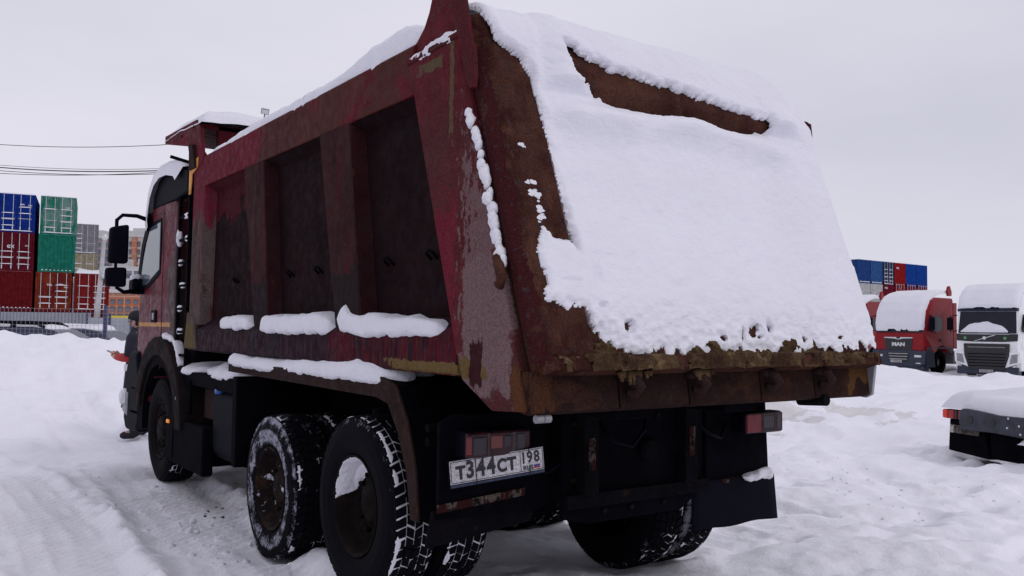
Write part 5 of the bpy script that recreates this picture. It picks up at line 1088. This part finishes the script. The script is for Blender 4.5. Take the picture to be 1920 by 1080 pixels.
    if red:
        part('front_panel', M['bright_red'], cab_, lambda b: b.box(-1.12, 1.12, -.03, .02, 1.02, 1.76), bevel=.03)
        gp = part('grille_panel', M['ink'], cab_, lambda b: b.prism([(-.66, 1.55), (.66, 1.55), (.60, 1.02), (-.60, 1.02)], 'y', -.055, -.02), bevel=.01)
        part('chrome_strip', M['chrome'], cab_, lambda b: b.prism([(-.66, 1.55), (-.2, 1.53), (0, 1.48), (.2, 1.53), (.66, 1.55), (.66, 1.59), (-.66, 1.59)], 'y', -.07, -.03))
        part('round_badge', M['ink'], cab_, lambda b: b.prism([(.09*math.cos(a), 1.56+.045*math.sin(a)) for a in np.linspace(0, 6.28, 14)[:-1]], 'y', -.078, -.07))
        text_obj('lettering', 'MAN', FT(0, 1.27, -.058), .22, M['white_letter'], cab_, bold=.012, sx=1.25)
        bp = part('bumper', M['navy'], root, lambda b: b.prism([(-1.2, .42), (-1.24, 1.0), (-.62, 1.02), (.62, 1.02), (1.24, 1.0), (1.2, .42), (.9, .30), (-.9, .30)], 'y', -.07, .5), bevel=.03)
        part('grille', M['ink'], bp, lambda b: b.prism([(-.52, .92), (.52, .92), (.42, .50), (-.42, .50)], 'y', -.082, -.05))
        for zz in (.86, .74, .62): part('grille_bar', M['chrome'], bp, lambda b: b.box(-.46+(.92-zz)*.2, .46-(.92-zz)*.2, -.095, -.08, zz, zz+.018))
        for s in (-1, 1):
            part('headlamp', M['chrome'], bp, lambda b: b.box(*sorted((s*.74, s*1.06)), -.085, -.06, .72, .82), bevel=.01); part('fog_lamp', M['chrome'], bp, lambda b: b.box(*sorted((s*.8, s*1.02)), -.08, -.06, .44, .49), bevel=.008)
        plate_obj(bp, -.08, .53, -.10, 'K925CT 98')
        part('skirt', M['navy'], root, lambda b: b.box(-1.15, 1.15, -.02, .4, .12, .36), bevel=.03)
        part('roof_spoiler', pm, cab_, lambda b: b.prism([(1.98, H+.1), (1.92, H+.30), (2.02, H+.52), (2.14, H+.56), (2.30, H+.28), (2.27, H+.1)], 'x', 1.10, 1.2), bevel=.02)
        part('roof_spoiler', pm, cab_, lambda b: b.prism([(1.98, H+.1), (1.92, H+.30), (2.02, H+.52), (2.14, H+.56), (2.30, H+.28), (2.27, H+.1)], 'x', -1.2, -1.10), bevel=.02)
        # snow over windscreen and roof
        yb = [-.10, -.16, -.04, .22, .55, 1.0, 1.6, 2.25]; zb = [1.82, 2.2, 2.75, 3.15, 3.45, 3.62, 3.74, 3.72]; xw = 1.14
    else:
        part('grille_panel', M['ink'], cab_, lambda b: b.prism([(-1.16, 1.78), (1.16, 1.78), (1.14, 1.50), (.6, 1.46), (-.6, 1.46), (-1.14, 1.50)], 'y', -.035, .0), bevel=.01)
        part('chrome_strip', M['chrome'], cab_, lambda b: b.box(-1.0, .85, -.045, -.035, 1.76, 1.775)); part('chrome_strip', M['chrome'], cab_, lambda b: b.prism([(-.5, 1.48), (-.45, 1.48), (.35, 1.73), (.25, 1.73)], 'y', -.045, -.036))
        part('round_badge', M['chrome'], cab_, lambda b: b.prism([(.07*math.cos(a)-.08, 1.61+.07*math.sin(a)) for a in np.linspace(0, 6.28, 14)[:-1]], 'y', -.055, -.045))
        for xx in (-.82, .68):
            pts_ = [(.06*math.cos(a)+xx, 1.61+.06*math.sin(a)) for a in np.linspace(0, 6.28, 16)[:-1]]; part('green_ring_badge', M['green_dot'], cab_, lambda b: b.prism(pts_, 'y', -.042, -.035))
        part('front_panel', M['white_paint'], cab_, lambda b: b.box(-1.15, 1.15, -.03, .02, .95, 1.46), bevel=.03)
        gr = part('grille', M['ink'], root, lambda b: b.prism([(-.86, 1.38), (.86, 1.38), (.84, .9), (.66, .32), (-.66, .32), (-.84, .9)], 'y', -.11, -.02), bevel=.02)
        for zz in (1.22, .95, .82, .70, .58, .46): part('grille_bar', M['plastic'] if zz != 1.22 else M['grey_metal'], gr, lambda b: b.box(-.7, .7, -.125, -.105, zz, zz+.03))
        bp = part('bumper', M['white_paint'], root, lambda b: b.prism([(-1.22, .62), (-1.24, 1.05), (1.24, 1.05), (1.22, .62), (.72, .42), (-.72, .42)], 'y', -.075, .5), bevel=.03)
        for s in (-1, 1): part('headlamp', M['grey_metal'], bp, lambda b: b.prism([(s*.84, .56), (s*.92, .95), (s*1.15, .97), (s*1.13, .64)], 'y', -.09, -.06), bevel=.01)
        part('skirt', M['navy'], root, lambda b: b.box(-1.15, 1.15, -.04, .4, .12, .44), bevel=.03)
        plate_obj(gr, .0, .27, -.12, 'T871HC 198'); part('sun_visor', M['navy'], cab_, lambda b: b.prism([(.05, 2.74), (.30, 3.02), (.34, 2.98), (.14, 2.70)], 'x', -1.15, 1.15), bevel=.01)
        text_obj('side_mark', '///', Matrix.Translation((w2+.004, 1.0, 2.85)) @ Matrix.Rotation(R_(90), 4, 'Z') @ Matrix.Rotation(R_(90), 4, 'X'), .32, M['flag_red'], cab_, bold=.004)
        yb = [.03, .02, .22, .5, 1.0, 1.6, 2.3]; zb = [2.84, 2.98, 3.30, 3.62, 3.84, 3.92, 3.9]; xw = 1.18
        u = np.linspace(-.98, .8, 40); v = np.linspace(0, 1, 12); U, V = np.meshgrid(u, v, indexing='ij'); top = .42*np.clip(1-np.abs((U+.1)/.95)**2.2, 0, 1)*(1+.15*fbm(U*3, 0*U, 0, 8, 3)); zz = 1.84+V*top
        o = gridmesh('windshield_snow', np.stack([U, -.02+(zz-1.80)*.178-.05*np.sin(V*3.1)-.012, zz], -1), np.ones((39, 11), bool), M['snow']); o.parent = cab_
    s_ = np.linspace(0, 1, 60); t_ = np.linspace(0, 1, len(yb)); u = np.linspace(-xw, xw, 50); Yp = np.interp(s_, t_, yb); Zp = np.interp(s_, t_, zb)
    U, Sx = np.meshgrid(u, s_, indexing='ij'); e = np.minimum(U+xw, xw-U); q = 1-np.exp(-e/.07); nse = fbm(U*1.6, Sx*4, 0, 171, 4)
    cy_, cz_ = 1.3, 2.2; k = .86+.14*q+.012*nse-.05*(1-sstep(0, .04, Sx))
    Yv = cy_+(Yp[None]-cy_)*k; Zv = cz_+(Zp[None]-cz_)*np.where(Zp[None] > cz_, k, 1)
    rag_ = (Sx-.012-.03*np.clip(fbm(U*5, 0*U, 0, 175, 3), -.3, 1) > 0)[:-1, :-1]
    o = gridmesh('cab_snow', np.stack([U, Yv, Zv], -1), rag_, M['snow']); o.parent = cab_
    return root
M['green_dot'] = plain('green_badge', (.08, .30, .12), .5)
lorry(1686, 38.5, VYAW-R_(54), -.12, 'bright red parked lorry with snow over its whole windscreen and MAN on the grille', 'red')
lorry(1851, 35.5, VYAW-R_(46), -.12, 'white parked lorry with a half clear windscreen at the right edge', 'white')
lorry(1574, 44, VYAW-R_(50), -.12, 'red parked lorry mostly hidden behind the dump truck tailgate', 'red')

# ------------------------------------------------------------------ parked tractor unit, rear end, at the right edge
rv = Vector((-.33, -.944, 0)).normalized(); Rz = math.atan2(rv.y, rv.x)   # its rear edge runs towards the viewer; local +X along the rear, local +Y forward
c0 = Vector((9.72, 3.46, -.12)); TR = tag(empty('flatbed_tractor', c0, Rz), 'dark tractor unit loaded with snow, its rear end showing at the right edge', 'lorry')
M['dark_blue'] = plain('dark_blue_steel', (.022, .026, .042), .6, var=.4, sc=8, bmp=.002)
def beam(b):
    b.prism([(.36, .48), (.33, .55), (.35, .70), (.40, .74), (.62, .73), (.95, .70), (1.5, .71), (1.9, .71), (2.1, .72), (2.14, .5), (1.5, .45), (.9, .47), (.5, .46)], 'y', -.10, -.02)
bo = part('rear_beam', M['dark_blue'], TR, beam, bevel=.012)
for xx in (.52, .88, 1.45, 1.7): part('beam_hole', M['ink'], bo, lambda b: b.prism([(xx+.05*math.cos(a), .6+.055*math.sin(a)) for a in np.linspace(0, 6.28, 13)[:-1]], 'y', -.106, -.099))
for xx, zz in ((1.12, .56), (1.14, .68), (1.3, .6), (1.32, .5)): part('bolt', M['chrome'], bo, lambda b: b.prism([(xx+.014*math.cos(a), zz+.014*math.sin(a)) for a in np.linspace(0, 6.28, 9)[:-1]], 'y', -.108, -.099))
lp = part('tail_lamp', M['ink'], TR, lambda b: b.box(.0, .40, -.04, .08, .575, .70), bevel=.02)
for a, b_, mt in ((-.01, .085, 'lens_bright'), (.095, .20, 'lens_red2'), (.205, .26, 'lens_clear'), (.265, .37, 'lens_red')):
    if mt not in M: M[mt] = plain(mt, (.65, .04, .02) if mt == 'lens_bright' else (.35, .012, .015), .3, var=.2)
    part('lens', M[mt], lp, lambda b: b.box(a, b_, -.062, -.02, .578, .70), bevel=.02)
part('mudguard', M['black'], TR, lambda b: b.hexa([(.03, .0, .14), (.74, .0, .10), (.74, .7, .10), (.03, .7, .14), (.06, .0, .58), (.62, .0, .58), (.62, .7, .58), (.06, .7, .58)]), bevel=.02)
pp_ = part('number_plate', M['plate_dirty'], TR, lambda b: b.box(.07, .57, -.02, -.004, .39, .50), bevel=.003); pp_.location = (.02, -.005, .0)
text_obj('plate_lettering', 'T744TB', Matrix.Translation((.31, -.022, .445)) @ Matrix.Rotation(R_(90), 4, 'X'), .10, M['ink'], pp_, bold=.002)
part('chassis', M['black'], TR, lambda b: (b.box(.75, 2.2, .0, 5.5, .12, .46), b.box(.8, .95, 0, 6, .46, .62), b.box(1.6, 1.75, 0, 6, .46, .62)), bevel=.02)
for xx in (.35, 2.2): 
    small_wheel(TR, xx, 1.2)
    small_wheel(TR, xx, 4.8)
part('deck', M['black'], TR, lambda b: b.box(.05, 2.5, .2, 5.5, .60, .70))
u = np.linspace(-.03, 2.6, 80); v = np.linspace(-.06, 5.6, 120); U, V = np.meshgrid(u, v, indexing='ij'); e = np.minimum(np.minimum(U-u[0], u[-1]-U), np.minimum(V-v[0], v[-1]-V)); lo_ = .66+.0*U; lo_ = np.where((U > .40), .70, .78)
Hh = lo_-.06+(.27+.06*fbm(U*.8, V*.7, 0, 181, 3)+.05*sstep(.3, 1.2, V))*(1-np.exp(-e/.09))
o = gridmesh('snow_load', np.stack([U+0*V, V, Hh], -1), np.ones((79, 119), bool), M['snow']); o.parent = TR
cap_snow('beam_snow', TR, 1.25, 2.1, -.09, .05, .40, .06, n=16, rnd=.04)

# ------------------------------------------------------------------ the person behind the cab, looking at a phone
fp = at(256, 800, 12.1); PX, PY = fp.x, fp.y; face = VYAW+math.pi      # faces left across the picture
PER = tag(empty('person', (PX, PY, gz(PX, PY)), VYAW), 'person in dark coat, red cuffs and black hat reading a phone behind the cab', 'person')
def skinned(name, J, E_, mat, parent, sub=2):
    me = bpy.data.meshes.new(name); me.from_pydata([j[:3] for j in J], E_, []); o = bpy.data.objects.new(name, me); COL.objects.link(o); o.parent = parent; me.materials.append(mat)
    md = o.modifiers.new('k', 'SKIN'); sv = me.skin_vertices[0].data
    for i, j in enumerate(J): r = j[3]; sv[i].radius = (r, j[4] if len(j) > 4 else r)
    sv[0].use_root = True; s = o.modifiers.new('s', 'SUBSURF'); s.levels = sub; s.render_levels = sub
    for p_ in me.polygons: p_.use_smooth = True
    md.use_smooth_shade = True
    return o
# local: -X is where the person looks, Z up
body_ = skinned('body', [(0, 0, .95, .14, .16), (0, 0, 1.15, .13, .17), (-.01, 0, 1.36, .12, .19), (-.02, 0, 1.47, .06), (-.04, 0, 1.56, .07), (-.055, 0, 1.63, .085, .08),
    (-.0, -.19, 1.40, .06), (-.02, -.24, 1.14, .05), (-.24, -.13, 1.10, .038), (-.32, -.09, 1.13, .03), (0, .19, 1.40, .06), (-.02, .24, 1.14, .05), (-.22, .13, 1.12, .038), (-.30, .08, 1.14, .03),
    (0, -.10, .88, .10), (-.01, -.11, .48, .07), (.02, -.12, .09, .05), (-.11, -.13, .05, .045), (0, .10, .88, .10), (.03, .11, .48, .07), (.06, .12, .09, .05), (-.07, .13, .05, .045)],
    [(0, 1), (1, 2), (2, 3), (3, 4), (4, 5), (2, 6), (6, 7), (7, 8), (8, 9), (2, 10), (10, 11), (11, 12), (12, 13), (0, 14), (14, 15), (15, 16), (16, 17), (0, 18), (18, 19), (19, 20), (20, 21)], M['skin'], PER)
M['coat'] = plain('dark_navy_coat', (.012, .013, .028), .9, var=.3); M['sleeve'] = plain('red_sleeve', (.36, .02, .02), .8, var=.2); M['trousers'] = plain('black_trousers', (.010, .010, .016), .9)
mb = MB(); rings = []
for z_, rx, ry, dx in ((.42, .20, .25, .0), (.60, .185, .235, .0), (.85, .17, .21, .0), (1.05, .155, .20, .0), (1.25, .155, .215, -.01), (1.40, .14, .215, -.01), (1.48, .09, .12, -.02), (1.53, .075, .08, -.03)):
    rings.append([(dx+rx*math.cos(a), ry*math.sin(a), z_+.01*math.sin(a*5)) for a in np.linspace(0, 2*math.pi, 24, endpoint=False)])
mb.add([p_ for r in rings for p_ in r], [(i*24+k, i*24+(k+1) % 24, (i+1)*24+(k+1) % 24, (i+1)*24+k) for i in range(len(rings)-1) for k in range(24)]); mb.build('coat', M['coat'], PER, smooth=True)
for s in (-1, 1):
    part('sleeve', M['coat'], PER, lambda b: b.tube([(0, s*.17, 1.44), (0, s*.21, 1.38), (-.01, s*.25, 1.25), (-.02, s*.26, 1.13)], [.05, .085, .075, .07], 14), smooth=True)
    part('cuff', M['sleeve'], PER, lambda b: b.tube([(-.02, s*.255, 1.15), (-.05, s*.24, 1.11), (-.14, s*.19, 1.11), (-.24, s*.125, 1.115)], [.06, .066, .06, .05], 14), smooth=True)
    part('trouser_leg', M['trousers'], PER, lambda b: b.tube([(0, s*.10, .9), (.01, s*.11, .5), (.05, s*.12, .06)], [.115, .09, .085], 14), smooth=True)
    part('boot', M['trousers'], PER, lambda b: b.tube([(.05, s*.12, .22), (.05, s*.12, .08), (.0, s*.125, .05), (-.12, s*.13, .04), (-.16, s*.13, .035)], [.07, .07, .055, .052, .03], 12), smooth=True)
    # hand: palm, four curled fingers and a thumb around the phone
    J = [(-.30, s*.085, 1.135, .026, .02), (-.335, s*.065, 1.15, .03, .018)]; E_ = [(0, 1)]
    for q, (dz, l) in enumerate(((.028, .9), (.010, 1.), (-.008, .95), (-.024, .75))):
        b0 = len(J); J += [(-.355, s*.058, 1.15+dz, .010), (-.365-.012*l, s*.035, 1.155+dz, .0088), (-.362, s*.012, 1.157+dz, .0075)]; E_ += [(1, b0), (b0, b0+1), (b0+1, b0+2)]
    b0 = len(J); J += [(-.325, s*.062, 1.18, .011), (-.335, s*.035, 1.198, .009)]; E_ += [(0, b0), (b0, b0+1)]
    skinned('hand', J, E_, M['skin'], body_, 1)
part('hat', M['trousers'], PER, lambda b: (b.tube([(-.06, 0, 1.625), (-.05, 0, 1.68), (-.045, 0, 1.735), (-.045, 0, 1.765)], [.105, .108, .085, .03], 16)), smooth=True)
part('hair', M['trousers'], PER, lambda b: b.tube([(.0, 0, 1.55), (-.005, 0, 1.62)], [.07, .09], 12), smooth=True)
for s in (-1, 1): part('eye', M['ink'], body_, lambda b: b.box(-.148, -.14, s*.035-.012, s*.035+.012, 1.605, 1.618)); part('ear', M['skin'], body_, lambda b: b.box(-.06, -.03, s*.085-.008, s*.085+.008, 1.57, 1.63), bevel=.006)
part('nose', M['skin'], body_, lambda b: b.hexa([(-.17, -.012, 1.575), (-.13, -.018, 1.575), (-.13, .018, 1.575), (-.17, .012, 1.575), (-.145, -.008, 1.615), (-.13, -.01, 1.615), (-.13, .01, 1.615), (-.145, .008, 1.615)]), bevel=.004)
part('mouth', M['lens_dark'], body_, lambda b: b.box(-.142, -.13, -.022, .022, 1.545, 1.553))
part('white_badge', M['white_letter'], PER, lambda b: b.box(-.09, -.02, -.262, -.215, .93, 1.02), bevel=.01)
mb = MB(); mb.box(-.045, .045, -.035, .035, -.006, .006); ph = mb.build('phone', M['plastic'], None, bevel=.003); ph.location = PER.matrix_world @ Vector((0, 0, 0)) if False else Vector((PX, PY, PER.location.z))+Matrix.Rotation(VYAW, 3, 'Z') @ Vector((-.395, .0, 1.18)); ph.rotation_euler = (0, R_(25), VYAW)
tag(ph, 'dark phone held in front of the person in the red-sleeved coat', 'phone')
mb = MB(); mb.box(-.04, .04, -.031, .031, .0062, .007); mb.build('screen', M['chrome'], ph)
